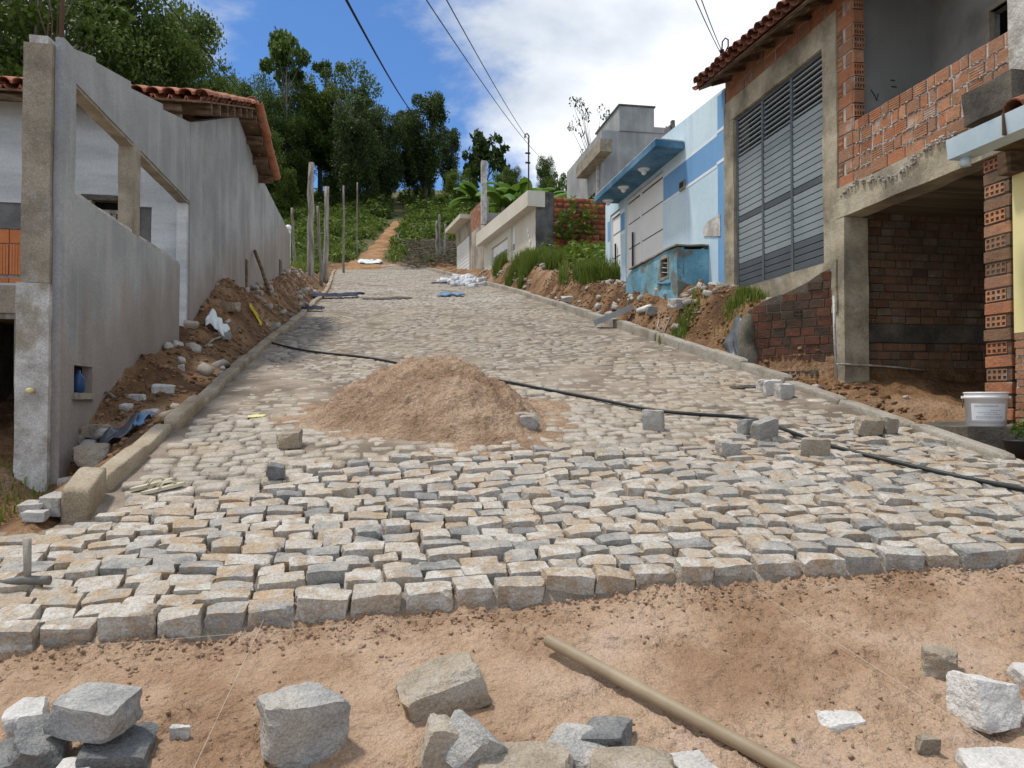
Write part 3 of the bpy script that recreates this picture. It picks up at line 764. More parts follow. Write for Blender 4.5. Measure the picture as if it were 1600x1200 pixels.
steps_top = [(yA, yz(84, 50)[1]), (yz(150, 92)[0] - .01, yz(150, 90)[1]), (yz(150, 92)[0], yz(150, 97)[1]), (yz(205, 132)[0] - .01, yz(205, 128)[1]), (yz(205, 132)[0], yz(205, 138)[1]),
             (yz(255, 165)[0] - .01, yz(255, 163)[1]), (yz(255, 165)[0], yz(255, 171)[1]), (y297, yz(297, 190)[1])]
wall_with_holes('side_wall', yA, y280, -0.6, z_sill, [v1, v2], WX - TH, WX, lh, m_plaster)
bm = B(); prism(bm, [(y, z) for y, z in ([(yA, z_top), (y297, z_top)] + steps_top[::-1])], 'x', WX - TH, WX); bm_obj('upper_wall_band', bm, m_plaster, lh)
bm = B(); box(bm, WX - TH, WX, yp0, yp1, z_sill, z_top); rough(bm, .12, .008, 3); bm_obj('window_pier', bm, m_conc, lh)
bm = B(); box(bm, WX - TH + .01, WX - .01, yA + .02, y297, z_top - .035, z_top - .002); rough(bm, .15, .012, 6); bm_obj('lintel', bm, m_conc, lh)
bm = B(); box(bm, WX - TH + .005, WX - .012, yA + .02, y280, z_sill + .001, z_sill + .03); rough(bm, .1, .012, 7); bm_obj('sill_edge', bm, m_conc_pale, lh)
# gable side wall and low rear wall
yg = [yz(297, 190), yz(340, 182), PX(385, 196, WX), yz(403, 266), yz(452, 364)]
gab = [(y297, -0.3), (yz(453, 430)[0], 4.5), (yz(452, 364)[0], yz(452, 364)[1]), (yz(404, 268)[0], yz(404, 268)[1]), (15.0, 6.74), (14.3, 6.78), (y297, yz(297, 190)[1])]
bm = B(); prism(bm, [(y297, 0.5), (23.0, 4.0), (23.0, yz(452, 364)[1]), (yz(404, 268)[0], yz(404, 268)[1]), (14.7, 6.72), (y297, yz(297, 190)[1])], 'x', WX - TH, WX + .004)
rough(bm, .4, .010, 8, axes='yz'); bm_obj('gable_wall', bm, m_plaster, lh)
for u, w_ in ((380, .05), (433, .12)):           # upright battens and the slot cast in the wall
    y_, z_ = yz(u + 3, 405); bm = B(); box(bm, WX + .006, WX + .03, y_, y_ + w_ * 3.2, z_ - 1.9, z_); bm_obj('wall_batten', bm, m_conc_dark if u > 400 else m_wood, lh)
# corner pillar, ragged top with bars
bm = B(); box(bm, WX - .30, WX - .055, yA - .13, yA + .12, -.7, 2.45); rough(bm, .08, .014, 9); bm_obj('corner_pillar_base', bm, m_conc_pale, lh)
bm = B(); box(bm, WX - .275, WX - .06, yA - .12, yA + .12, 2.451, 4.42); rough(bm, .09, .010, 10); bm_obj('corner_pillar', bm, m_conc, lh)
bm = B(); box(bm, WX - .055, WX + .012, yA - .07, yA + .2, -.7, 4.50); rough(bm, .12, .006, 10); bm_obj('plaster_edge', bm, m_plaster, lh)
bm = B(); box(bm, WX - .25, WX - .10, yA - .07, yA + .07, 4.42, 4.50); rough(bm, .05, .03, 12); bm_obj('broken_pillar_top', bm, m_conc_pale, lh)
for k, (dx, dz, r_) in enumerate(((-.03, 1.3, .018), (-.12, .55, .005), (-.16, .75, .005), (-.10, 1.0, .005), (-.2, .35, .005))):
    tube('reinforcing_bar', [(WX + dx, yA - .02 + .03 * k, 4.35), (WX + dx + .01, yA - .02 + .03 * k, 4.4 + dz * .5), (WX + dx + random.Random(k).uniform(-.03, .03), yA, 4.4 + dz)], r_, m_rebar, lh, 6)
tube('drain_stub', [(WX - .17, yA - .125, 1.58), (WX - .17, yA - .20, 1.575)], .022, m_yellow, lh, 10)
# vents: near-black fills standing in for the shade inside, reveals and sill
bm = B(); box(bm, WX - TH + .003, WX - .075, v2[0] + .003, v2[1] - .003, v2[2] + .003, v2[3] - .003); bm_obj('vent_dark_fill', bm, m_void, lh)
bm = B(); box(bm, WX - TH + .003, WX - .04, v1[0] + .003, v1[1] - .003, v1[2] + .003, v1[3] - .003); bm_obj('vent_dark_fill', bm, m_void, lh)
bm = B(); box(bm, WX - .02, WX + .035, v2[0] - .03, v2[1] + .05, v2[2] - .055, v2[2]); rough(bm, .06, .006, 1); bm_obj('vent_sill', bm, m_conc, lh)
bm = B()
for (a, b, c, d) in ((v2[0] - .03, v2[0], v2[2], v2[3]), (v2[1], v2[1] + .02, v2[2], v2[3]), (v2[0] - .03, v2[1] + .02, v2[3], v2[3] + .02)): box(bm, WX - .02, WX + .012, a, b, c, d)
bm_obj('vent_surround', bm, m_plaster, lh)
bm = B(); lathe(bm, [(.03, 0), (.05, .01), (.052, .14), (.02, .17), (.018, .2)], 14, (WX - .025, v2[0] + .2, v2[2] + .002))
props(bm_obj('plastic_bottle', bm, m_dirty_blue, None, True), 'dark blue plastic bottle left in the square wall opening', 'bottle')
# facade set back, with its blocked openings and a shuttered one
FY = y297 + .04
def xz(u, v): p = PY(u, v, FY); return p.x, p.z
fh = [(xz(146, 0)[0], xz(196, 0)[0] + .1, xz(170, 345)[1] - .6, xz(170, 313)[1]), (xz(205, 0)[0] + .12, xz(240, 0)[0], xz(225, 384)[1] - .3, xz(225, 323)[1]), (xz(-30, 0)[0], xz(29, 0)[0] + .1, xz(10, 442)[1], xz(10, 316)[1])]
xs = sorted({-11.0, WX - TH - .002, *[h[0] for h in fh], *[h[1] for h in fh]}); bm = B()
for a, b in zip(xs, xs[1:]):
    h = [h for h in fh if h[0] < (a + b) / 2 < h[1]]
    if h: box(bm, a, b, FY, FY + .14, .2, h[0][2]); box(bm, a, b, FY, FY + .14, h[0][3], 5.6)
    else: box(bm, a, b, FY, FY + .14, .2, 5.6)
bmesh.ops.remove_doubles(bm, verts=bm.verts, dist=1e-4); rough(bm, .3, .006, 4, axes='xz')
bm_obj('front_wall', bm, m_skim, lh)
bm = B(); box(bm, WX - TH + .001, WX - .02, FY - .14, FY, -.3, z_top - .04); rough(bm, .2, .006, 4); bm_obj('door_jamb', bm, m_skim, lh)
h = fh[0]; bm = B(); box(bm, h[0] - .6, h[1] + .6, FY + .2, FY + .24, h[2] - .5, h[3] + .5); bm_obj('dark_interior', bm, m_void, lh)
wf = bm_obj('window_frame', (lambda b_: (box(b_, h[0] + .25, h[0] + .30, FY + .06, FY + .1, h[2], h[3] - .12), box(b_, h[0] + .62, h[0] + .67, FY + .06, FY + .1, h[2], h[3] - .12), box(b_, h[0] + .1, h[1], FY + .05, FY + .11, h[3] - .17, h[3] - .12), box(b_, h[0] + .1, h[1], FY + .05, FY + .11, h[2] + .38, h[2] + .42), b_)[-1])(B()), m_wood_grey, lh)
bm = B(); box(bm, h[0] + .31, h[0] + .61, FY + .07, FY + .09, h[2] + .43, h[3] - .18); bm_obj('shutter', bm, m_wood, wf)
bm = B(); box(bm, h[0] - .12, h[1], FY - .03, FY + .1, h[3] - .01, h[3] + .06); rough(bm, .1, .012, 3); bm_obj('window_lintel', bm, m_conc_dark, lh)
m_scratch = M('scratch_coat', [(.13, .125, .12), (.20, .195, .19)], scale=3, bump=1.0, bscale=14, bdist=.04)
for j, h in enumerate(fh[1:]):
    zc = h[3] - (.52 if j == 0 else .35)
    bm = B(); box(bm, h[0], h[1], FY + .03, FY + .12, zc, h[3]); rough(bm, .08, .012, 2); bm_obj('scratch_coat_patch', bm, m_scratch, lh)
    nb = [(0, .22, 'plain'), (.22, .2, 'plain')] if j == 0 else [(0, .20, 'plain'), (.2, .42, 'ribbed_up'), (.64, .42, 'ribbed')]
    wdt = h[1] - h[0]
    for dz, hh, kd in nb:
        for q in range(3 if j else 2):
            n_ = 3 if j else 2; xc = h[0] + wdt * (q + .5) / n_
            if kd == 'ribbed_up': o = link('brick', BR['or']['ribbed'][0], lh, loc=(xc, FY + .08, zc - dz - hh / 2), rot=(0, math.pi / 2, 0), scl=(hh - .015, .1, wdt / n_ - .01))
            else: o = link('brick', BR['or'][kd][0], lh, loc=(xc, FY + .08, zc - dz - hh / 2), scl=(wdt / n_ - .01, .1, hh - .015))
    bm = B(); box(bm, h[0], h[1], FY + .06, FY + .12, h[2], zc); bm_obj('mortar', bm, m_mortar, lh)
# terrace slab over the garage, the garage beneath it
bm = B(); box(bm, -9.5, WX - .305, yA - .02, yA + .22, PY(14, 490, yA)[2], PY(14, 447, yA)[2]); rough(bm, .15, .012, 3); bm_obj('front_beam', bm, m_conc, lh)
bm = B(); box(bm, -9.5, WX - TH - .002, yA + .222, FY - .002, 2.22, 2.40); bm_obj('terrace_slab', bm, m_conc, lh)
bm = B(); box(bm, -9.5, WX - TH - .01, 9.0, 9.12, -1.0, 2.22); bm_obj('garage_back_wall', bm, m_mortar_dk, lh)
gw = thing_g = link('garage_side_wall', None, lh)
bm = B(); box(bm, -3.62, -3.5, yA + .25, 9.0, -1.0, 2.22); bm_obj('mortar', bm, m_mortar_dk, gw)
bm = B(); box(bm, -2.965, -2.92, yA + .0, yA + .06, 1.6, PY(24, 489, yA)[2] - .01); bm_obj('door_post', bm, m_wood_grey, lh)
bm = B(); box(bm, -9, -2.925, yA - .01, yA + .05, PY(24, 489, yA)[2] - .05, PY(24, 489, yA)[2] - .005); bm_obj('door_head', bm, m_wood_grey, lh)
courses(gw, 'new', (-4.6, 9.0), (WX - TH - .02, 9.0), -.9, 2.2, .30, .19, .05, 0.0, kinds=(('ribbed', 1.0),), seed=4, deep=.03)
# roof
ridge_y, ridge_z = 14.75, 6.93; ev_y, ev_z = FY - .55, 5.48
up = Vector((0, ridge_y - ev_y, ridge_z - ev_z)); Lf = up.length; up.normalize()
nrow = int(Lf / .33) + 1; ncol = 37; x0 = -2.25 - ncol * .2
tiles(lh, TILE, (x0, ev_y, ev_z), (1, 0, 0), up, ncol, nrow, .2, .33, lambda i, j: j == 0 or i >= ncol - 2, 3, m_tile)
rz_y, rz_z = 17.3, 6.32
up2 = Vector((0, ridge_y - rz_y, ridge_z - rz_z)); L2 = up2.length; up2.normalize()
tiles(lh, TILE, (-2.25, rz_y, rz_z), (-1, 0, 0), up2, ncol, int(L2 / .33) + 1, .2, .33, lambda i, j: i < 2, 4, m_tile)
bm = B()
for (ya, za, yb, zb) in ((ev_y, ev_z, ridge_y, ridge_z), (rz_y, rz_z, ridge_y, ridge_z)):
    prism(bm, [(ya, za - .035), (yb, zb - .035), (yb, zb - .01), (ya, za - .01)], 'x', -9.5, -2.30)
bm_obj('roof_boarding', bm, m_wood, lh)
for t in np.linspace(.1, .92, 7):
    y_, z_ = ev_y + (ridge_y - ev_y) * t, ev_z + (ridge_z - ev_z) * t - .14
    bm = B(); box(bm, -3.4, -2.30, y_ - .035, y_ + .035, z_ - .06, z_ + .09); bm_obj('purlin', bm, m_wood, lh)
for t in np.linspace(.08, .95, 4):
    y_, z_ = rz_y + (ridge_y - rz_y) * t, rz_z + (ridge_z - rz_z) * t - .14
    bm = B(); box(bm, -3.4, -2.30, y_ - .035, y_ + .035, z_ - .06, z_ + .09); bm_obj('purlin', bm, m_wood, lh)
bm = B(); box(bm, -9.3, -2.62, ev_y + .08, ev_y + .14, ev_z - .13, ev_z - .05); bm_obj('eave_batten', bm, m_wood, lh)
for k in range(9):
    x_ = -3.4 - k * .75; tube('rafter', [(x_, ev_y + .02, ev_z - .08), (x_, FY + .4, ev_z + .16)], .05, m_wood_grey, lh, 8)
# rear wall of the plot closes the side wall
bm = B(); box(bm, -6, WX - TH, 22.85, 23.0, 3.8, 6.3); bm_obj('rear_wall', bm, m_plaster, lh)

# ------------------------------------------------------------------ right: bare brick house with the steel gate
rh = thing('brick_house', 'bare brick and concrete house on the right with balcony and tall grey slatted steel gate', 'house')
RX = 5.4
def rz(u, v): p = PX(u, v, RX); return p.y, p.z
gy0, gy1 = rz(1288, 300)[0], rz(1148, 300)[0]; gz0, gz1 = 3.18, 5.86
# gate post columns, sill, lintel, the brick course above
bm = B(); box(bm, RX - .02, RX + .25, gy1, gy1 + .33, 2.2, gz1 + .0); rough(bm, .12, .012, 4); bm_obj('gate_pillar', bm, m_conc_yel, rh)
bm = B(); box(bm, RX - .02, RX + .25, gy0 - .30, gy0, 2.8, gz1 + .0); rough(bm, .12, .012, 5); bm_obj('gate_pillar', bm, m_conc_yel, rh)
bm = B(); box(bm, RX - .02, RX + .25, gy0 - .30, gy1 + .33, gz1 + .001, gz1 + .33); rough(bm, .12, .012, 6); bm_obj('gate_lintel', bm, m_conc_yel, rh)
bm = B(); box(bm, RX - .05, RX + .25, gy0 - .32, gy1 + .02, 2.55, gz0 - .002); rough(bm, .12, .016, 7); bm_obj('gate_threshold', bm, m_conc_yel, rh)
uw = link('upper_wall', None, rh)
bm = B(); box(bm, RX + .012, RX + .25, gy0 - .30, gy1 + .33, gz1 + .331, gz1 + .72); bm_obj('mortar', bm, m_mortar, uw)
courses(uw, 'new', (RX, gy1 + .33), (RX, gy0 - .30), gz1 + .34, gz1 + .71, .30, .165, .14, -math.pi / 2, seed=6)
# steel gate: frame, mullions, rails, slats, open louvres above
gt = link('steel_gate', None, rh)
W3 = (gy1 - gy0 - .10) / 3
bm = B(); fx = RX + .06
for k in range(4): y_ = gy0 + .025 + k * (W3 + .0167); box(bm, fx - .03, fx + .03, y_ - .025, y_ + .025, gz0, gz1)
for z_ in (gz0 + .02, gz1 - .02): box(bm, fx - .028, fx + .028, gy0 + .0501, gy1 - .0501, z_ - .02, z_ + .02)
bm_obj('gate_frame', bm, m_steel, gt)
def slat(lw):
    bm = B(); prism(bm, [(-.012, -.046), (.010, -.046), (.016, .040), (.004, .046), (-.012, .046)], 'y', -lw / 2, lw / 2)
    bmesh.ops.recalc_face_normals(bm, faces=bm.faces); me = bpy.data.meshes.new('slat'); bm.to_mesh(me); bm.free(); return me
# slats lean a little so their lower edge throws a dark line
bm = B(); prism(bm, [(-.5, -.40), (-.9, .36), (-.35, .44), (.5, .42), (.5, -.40)], 'y', -.5, .5); bmesh.ops.recalc_face_normals(bm, faces=bm.faces)
sl_me = bpy.data.meshes.new('slat'); bm.to_mesh(sl_me); bm.free(); sl_dk = sl_me.copy(); sl_me.materials.append(m_slat); sl_dk.materials.append(m_steel)
zlouv = gz1 - .62; ns = 22; hsl = (zlouv - gz0 - .04) / ns
for c in range(3):
    yc = gy0 + .05 + W3 / 2 + c * (W3 + .0167)
    for k in range(ns):
        z_ = gz0 + .04 + (k + .5) * hsl
        link('slat', sl_dk if k < 4 or k == 11 else sl_me, gt, loc=(fx, yc, z_), scl=(.024, W3 - .03, hsl * 1.02))
    for k in range(8):
        z_ = zlouv + (k + .5) * .072
        bm = B(); box(bm, fx - .012, fx + .02, yc - W3 / 2 + .015, yc + W3 / 2 - .015, z_ - .008, z_ + .010); bm_obj('louvre_bar', bm, m_slat, gt)
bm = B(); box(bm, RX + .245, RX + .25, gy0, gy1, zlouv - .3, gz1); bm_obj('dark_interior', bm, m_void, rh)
bm = B(); box(bm, fx + .03, RX + .24, gy0, gy1, gz0, zlouv - .0); bm_obj('gate_backing', bm, m_steel, rh)
# column of hollow brick ends at the corner of the balcony
CYN = rz(1310, 200)[0]; cw0, cw1 = rz(1332, 200)[0], CYN
co = link('corner_brick_column', None, rh)
bm = B(); box(bm, RX + .012, RX + .14, cw0 + .012, gy0 - .301, 4.0, 6.62); bm_obj('mortar', bm, m_mortar, co)
zb = 4.0; k = 0; rr_ = random.Random(12)
while zb < 6.55:
    hh = .158
    if k % 2:
        brick(co, 'new', 'holes', (RX + .07, (cw0 + gy0 - .3) / 2 + .10, zb + hh / 2), (.10, .14, hh - .014), -math.pi / 2)
        brick(co, 'new', 'plain', (RX + .07, cw0 + .07, zb + hh / 2), (.12, .14, hh - .014), -math.pi / 2)
    else:
        brick(co, 'new', 'plain', (RX + .07, (cw0 + gy0 - .3) / 2, zb + hh / 2), (gy0 - .31 - cw0, .14, hh - .014), -math.pi / 2)
    # the narrow end that faces the camera
    brick(co, 'new', 'holes' if k % 3 else 'plain', (RX + .075, cw0 - .004, zb + hh / 2), (.13, .05, hh - .014), 0)
    zb += hh; k += 1
# balcony parapet in five courses of mixed brick
yE = rz(1578, 100)[0]; pz0, pz1 = 4.02, 4.74
pw = link('balcony_parapet', None, rh)
bm = B(); box(bm, RX + .012, RX + .13, yE, cw0 - .03, pz0, pz1 - .01); rough(bm, .1, .004, 2); bm_obj('mortar', bm, m_mortar, pw)
rp = random.Random(8); hrow = (pz1 - pz0) / 5
for i in range(5):
    y_ = cw0 - .03 + (rp.uniform(0, .12) if i else 0)
    while y_ > yE + .04:
        w_ = rp.choice((.19, .20, .21, .12)) if i else .29
        a = max(yE, y_ - w_); b = min(cw0 - .03, y_); q = rp.random()
        near = (cw0 - b) < 1.2
        kind = 'ribbed' if (q < (.62 if near else .22) and i > 0 and b - a > .15) else 'plain'
        jn = .022 if i else .014
        if b - a > .06: brick(pw, 'new', kind, (RX + .067 + rp.uniform(-.006, .004), (a + b) / 2, pz0 + (i + .5) * hrow + rp.uniform(-.004, .004)), (b - a - jn, .13, hrow - jn * rp.uniform(.7, 1.2)), -math.pi / 2)
        y_ -= w_
# beam under the parapet, slab, lower pillar
bm = B(); prism(bm, [(cw0 + .30, 3.66), (cw0 + .30, 4.012), (yE - 2.3, 4.012), (yE - 2.3, 3.70)], 'x', RX - .035, RX + .22); rough(bm, .15, .016, 9); bm_obj('balcony_beam', bm, m_conc_yel, rh)
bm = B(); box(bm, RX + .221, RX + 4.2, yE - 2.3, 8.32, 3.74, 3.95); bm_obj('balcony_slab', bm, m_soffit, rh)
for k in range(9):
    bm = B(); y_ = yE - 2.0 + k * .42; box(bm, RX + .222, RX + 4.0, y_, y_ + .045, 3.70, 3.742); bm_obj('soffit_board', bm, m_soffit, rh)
pl0, pl1 = rz(1323, 450)[0], rz(1307, 450)[0]
bm = B(); box(bm, RX - .03, RX + .28, pl0, pl1 + .08, .9, 3.655); rough(bm, .14, .014, 10); bm_obj('lower_pillar', bm, m_conc_yel, rh)
tubey = pl0 + .27
# inner walls of the balcony
bm = B(); box(bm, RX + .14, RX + 1.1, 8.14, 8.26, 3.95, 7.2); bm_obj('balcony_end_wall', bm, m_dim, rh)
BW = RX + 1.1
def bz(u, v): p = PX(u, v, BW); return p.y, p.z
wy0, wy1, wz0, wz1 = bz(1600, 60)[0] - .2, bz(1545, 60)[0], bz(1560, 110)[1] - .8, bz(1548, 18)[1]
bm = B()
box(bm, BW, BW + .14, wy1, 8.14, 3.95, 7.2); box(bm, BW, BW + .14, 4.5, wy0, 3.95, 7.2)
box(bm, BW, BW + .14, wy0, wy1, 3.95, wz0); box(bm, BW, BW + .14, wy0, wy1, wz1, 7.2)
bm_obj('balcony_back_wall', bm, m_dim, rh)
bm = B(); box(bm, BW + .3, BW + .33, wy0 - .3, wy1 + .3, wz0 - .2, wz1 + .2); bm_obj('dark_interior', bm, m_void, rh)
bm = B(); box(bm, BW - .02, BW + .05, wy1 - .03, wy1 + .02, wz0, wz1 + .05); box(bm, BW - .02, BW + .05, wy0, wy1 - .03, wz1, wz1 + .05); bm_obj('window_frame', bm, m_conc, rh)
bm = B(); box(bm, RX + .14, BW + .3, 4.2, 8.3, 7.0, 7.15); bm_obj('upper_slab', bm, m_dim, rh)
m_scrib = M('charcoal_scribble', [(.05, .045, .04)], bump=0)
def scrib(pts):
    tube('charcoal_scribble', [tuple(PY(u, v, 8.132)) for u, v in pts], .006, m_scrib, rh, 4)
scrib([(1346, 142), (1338, 150), (1334, 160), (1334, 170), (1338, 180), (1342, 187)]); scrib([(1361, 140), (1366, 148), (1370, 157), (1372, 146)]); scrib([(1392, 125), (1398, 125.5)]); scrib([(1393, 135), (1401, 135.5)])
# near pillar of the balcony
bm = B(); box(bm, RX - .02, RX + .28, yE - .28, yE - .002, 4.013, 7.0); rough(bm, .14, .012, 13); bm_obj('balcony_pillar', bm, m_conc_pale, rh)
# dark neighbouring block at the foot of the pillar
bm = B(); box(bm, RX - .18, RX + .2, 5.6, rz(1530, 165)[0], 3.98, 4.28); rough(bm, .12, .03, 14); bm_obj('dark_concrete_block', bm, m_conc_dark, rh)
# garage beneath: brick wall facing the camera with a concrete band
gwall = link('garage_wall', None, rh)
GY = 8.32
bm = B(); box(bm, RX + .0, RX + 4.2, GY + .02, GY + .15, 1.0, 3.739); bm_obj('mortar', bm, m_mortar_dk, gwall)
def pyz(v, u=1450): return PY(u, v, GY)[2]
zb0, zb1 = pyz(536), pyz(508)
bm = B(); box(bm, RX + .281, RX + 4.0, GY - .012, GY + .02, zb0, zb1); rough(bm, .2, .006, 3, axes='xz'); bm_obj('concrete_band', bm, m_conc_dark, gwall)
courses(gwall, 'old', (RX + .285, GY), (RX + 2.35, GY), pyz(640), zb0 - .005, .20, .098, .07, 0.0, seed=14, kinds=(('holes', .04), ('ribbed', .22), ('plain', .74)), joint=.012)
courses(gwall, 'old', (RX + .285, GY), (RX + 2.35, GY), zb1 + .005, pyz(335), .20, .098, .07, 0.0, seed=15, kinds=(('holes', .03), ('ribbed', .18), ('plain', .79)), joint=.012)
bm = B(); box(bm, RX + .3, RX + 4.2, 3.4, GY, .98, 1.0); bm_obj('garage_floor', bm, m_conc_dark, rh)
bm = B(); box(bm, RX + 4.2, RX + 4.3, 2.5, GY + .1, .9, 3.9); bm_obj('garage_back', bm, m_mortar_dk, rh)
# pipes on the wall
tube('waste_pipe', [tuple(PY(1303, 462, 8.16)), tuple(PY(1304, 520, 8.16)), tuple(PY(1307, 592, 8.16))], .016, m_conc_pale, rh, 8)
tube('water_pipe', [tuple(PY(1308, 569, 8.14)), (RX - .05, pl0 - .02, PY(1345, 569, 8.1)[2]), tuple(PY(1360, 571, 8.2)), tuple(PY(1400, 574, 8.27)), tuple(PY(1450, 579, 8.28))], .012, m_conc_pale, rh, 8)
# brick pier that props the near end
pr = link('brick_pier', None, rh)
ypn, ypf = rz(1578, 400)[0], rz(1537, 400)[0]; px0 = RX
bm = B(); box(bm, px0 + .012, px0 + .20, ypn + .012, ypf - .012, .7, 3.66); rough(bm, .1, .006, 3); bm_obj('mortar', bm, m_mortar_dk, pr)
z_ = .72; k = 0; rk = random.Random(31); pw_ = ypf - ypn
while z_ < 3.58:
    hh = .118; sk_ = 'old' if rk.random() < .3 else 'new'
    if k % 2 == 0:
        brick(pr, sk_, 'holes', (px0 + .10, ypn + pw_ * .56, z_ + hh / 2), (pw_ * .78, .20, hh - .016), -math.pi / 2)
        brick(pr, 'old', 'plain', (px0 + .10, ypn + pw_ * .08, z_ + hh / 2), (pw_ * .16, .19, hh - .02), -math.pi / 2)  # dark narrow bricks put the near side's shade into the colour
    else: brick(pr, sk_, 'plain', (px0 + .10 + rk.uniform(-.008, .008), ypn + pw_ / 2, z_ + hh / 2), (pw_ + .01, .205, hh - .018), -math.pi / 2)
    z_ += hh; k += 1
# eave: roof sloping towards the street
ez = lambda y: 6.22 + .06 * (y - 7.6)
ey0, ey1 = 7.0, 11.45; ex = RX - .48
r_up = Vector((1, 0, .42)).normalized()
along = Vector((0, 1, .055)).normalized()
ncol = int((ey1 - ey0) / .2)
tiles(rh, TILE_OLD, (ex, ey1, ez(ey1) + .02), -along, r_up, ncol, 8, .2, .33, lambda i, j: j < 2, 6, m_tile_old)
bm = B()
vs = []
for y_ in (ey0, ey1):
    for (x_, dz) in ((ex + .06, -.03), (ex + 2.6, 2.54 * .42 - .03), (ex + 2.6, 2.54 * .42 - .005), (ex + .06, -.005)): vs.append(bm.verts.new((x_, y_, ez(y_) + dz)))
for f in ((0, 1, 2, 3), (7, 6, 5, 4), (0, 4, 5, 1), (1, 5, 6, 2), (2, 6, 7, 3), (3, 7, 4, 0)): bm.faces.new([vs[i] for i in f])
bm_obj('roof_boarding', bm, m_wood, rh)
for k in range(10):
    y_ = ey0 + .12 + k * .45; z_ = ez(y_)
    bm = B(); prism(bm, [(ex + .16, z_ - .045), (RX + .1, z_ + .09), (RX + .1, z_ + .15), (ex + .16, z_ + .02)], 'y', y_ - .02, y_ + .02); bm_obj('rafter', bm, m_wood, rh)
for k, xx in enumerate((ex + .10, ex + .34)):
    tube('eave_batten', [(xx, ey0, ez(ey0) - .02 + (xx - ex) * .42 - .02), (xx, ey1 - .12, ez(ey1) - .02 + (xx - ex) * .42 - .02)], .022, m_wood_grey, rh, 6)
bm = B(); box(bm, RX + .251, RX + 3, gy1 + .18, gy1 + .33, 2, 7.2); box(bm, RX + .25, RX + 3, 8.2, 8.27, 5.8, 7.0); bm_obj('side_wall', bm, m_brick, rh)

# retaining wall of the gate ramp
rw = thing('retaining_wall', 'dark damp brick retaining wall with a rounded end below the steel gate', 'retaining wall')
RA, RB_ = Vector((4.72, 9.32)), Vector((5.37, 8.40)); dd = (RB_ - RA); Lr = dd.length; dn = dd.normalized(); nz = math.atan2(-dn.y, -dn.x) + math.pi
nrm = Vector((dn.y, -dn.x)); nrz = math.atan2(nrm.x, -nrm.y)
topf = lambda t: float(np.interp(t / Lr, [0, .25, .45, .7, .85, 1], [2.66, 2.80, 2.84, 2.95, 3.05, 3.10]))
bm = B(); n_ = 14; q0 = []
prof = [(0, 1.35)] + [(Lr * i / n_, topf(Lr * i / n_)) for i in range(n_ + 1)] + [(Lr, 1.35)]
A_ = [bm.verts.new((RA.x + dn.x * t - nrm.x * .012, RA.y + dn.y * t - nrm.y * .012, z)) for t, z in prof]
B_ = [bm.verts.new((RA.x + dn.x * t - nrm.x * .16, RA.y + dn.y * t - nrm.y * .16, z)) for t, z in prof]
bm.faces.new(A_); bm.faces.new(B_[::-1])
for i in range(len(prof)): bm.faces.new((A_[i], B_[i], B_[(i + 1) % len(prof)], A_[(i + 1) % len(prof)]))
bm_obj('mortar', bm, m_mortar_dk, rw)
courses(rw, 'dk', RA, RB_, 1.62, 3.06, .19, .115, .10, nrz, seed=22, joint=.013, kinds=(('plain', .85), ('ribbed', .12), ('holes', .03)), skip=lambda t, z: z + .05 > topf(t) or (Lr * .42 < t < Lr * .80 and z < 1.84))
bm = B(); lathe(bm, [(.12, 0), (.125, .3), (.12, .70), (.11, .86), (.075, .95), (.02, .98)], 18, (RA.x + .02, RA.y + .03, 1.66)); rough(bm, .1, .05, 7, 3); bm_obj('rounded_end', bm, m_moss, rw, True)
bm = B(); a = RA + dn * Lr * .40 + nrm * .0; b = RA + dn * Lr * .82
for (p, q, z0_, z1_) in ((a, b, 1.80, 1.86),):
    vs = [bm.verts.new((w.x + nrm.x * o, w.y + nrm.y * o, z)) for w in (p, q) for o in (.04, -.1) for z in (z0_, z1_)]
    bmesh.ops.convex_hull(bm, input=vs)
bm_obj('drain_lintel', bm, m_conc_dark, rw)
bm = B(); a = a - nrm * .02; b = b - nrm * .02
vs = [bm.verts.new((w.x + nrm.x * o, w.y + nrm.y * o, z)) for w in (a, b) for o in (.008, -.1) for z in (1.5, 1.80)]
bmesh.ops.convex_hull(bm, input=vs); bm_obj('drain_mouth', bm, m_void, rw)

# low ledge where the bucket stands; its dark colour takes in the shadow there
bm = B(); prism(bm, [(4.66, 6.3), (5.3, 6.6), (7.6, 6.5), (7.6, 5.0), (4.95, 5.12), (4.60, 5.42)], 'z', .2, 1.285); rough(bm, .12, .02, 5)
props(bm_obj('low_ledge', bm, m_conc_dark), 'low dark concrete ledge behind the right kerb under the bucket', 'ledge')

# yellow neighbour and its zinc eave
yh = thing('yellow_house', 'pale yellow house corner with brick tile dado and zinc gutter at the right edge', 'house')
yx = 5.22; ycn = PX(1583, 400, yx)[1]
bm = B(); box(bm, yx, yx + 2.5, 2.8, ycn, PX(1590, 520, yx)[2], 3.38); bm_obj('wall', bm, m_yellow, yh)
dz1 = PX(1590, 520, yx)[2] - .002
bm = B(); box(bm, yx + .01, yx + 2.5, 2.8, ycn - .01, .6, dz1); bm_obj('mortar', bm, m_mortar, yh)
dd_ = link('dado', None, yh)
courses(dd_, 'new', (yx, ycn), (yx, ycn - 1.3), .9, dz1, .22, .065, .02, -math.pi / 2, seed=40, joint=.012)
courses(dd_, 'new', (yx + .02, ycn - .0), (yx + .5, ycn - .0), .9, dz1, .22, .065, .02, math.pi, seed=41, joint=.012)
gxr = 4.70; g0 = PX(1481, 236, gxr); gt_, gb_ = PX(1481, 220, gxr)[2], PX(1481, 250, gxr)[2]
gu = link('gutter', None, yh)
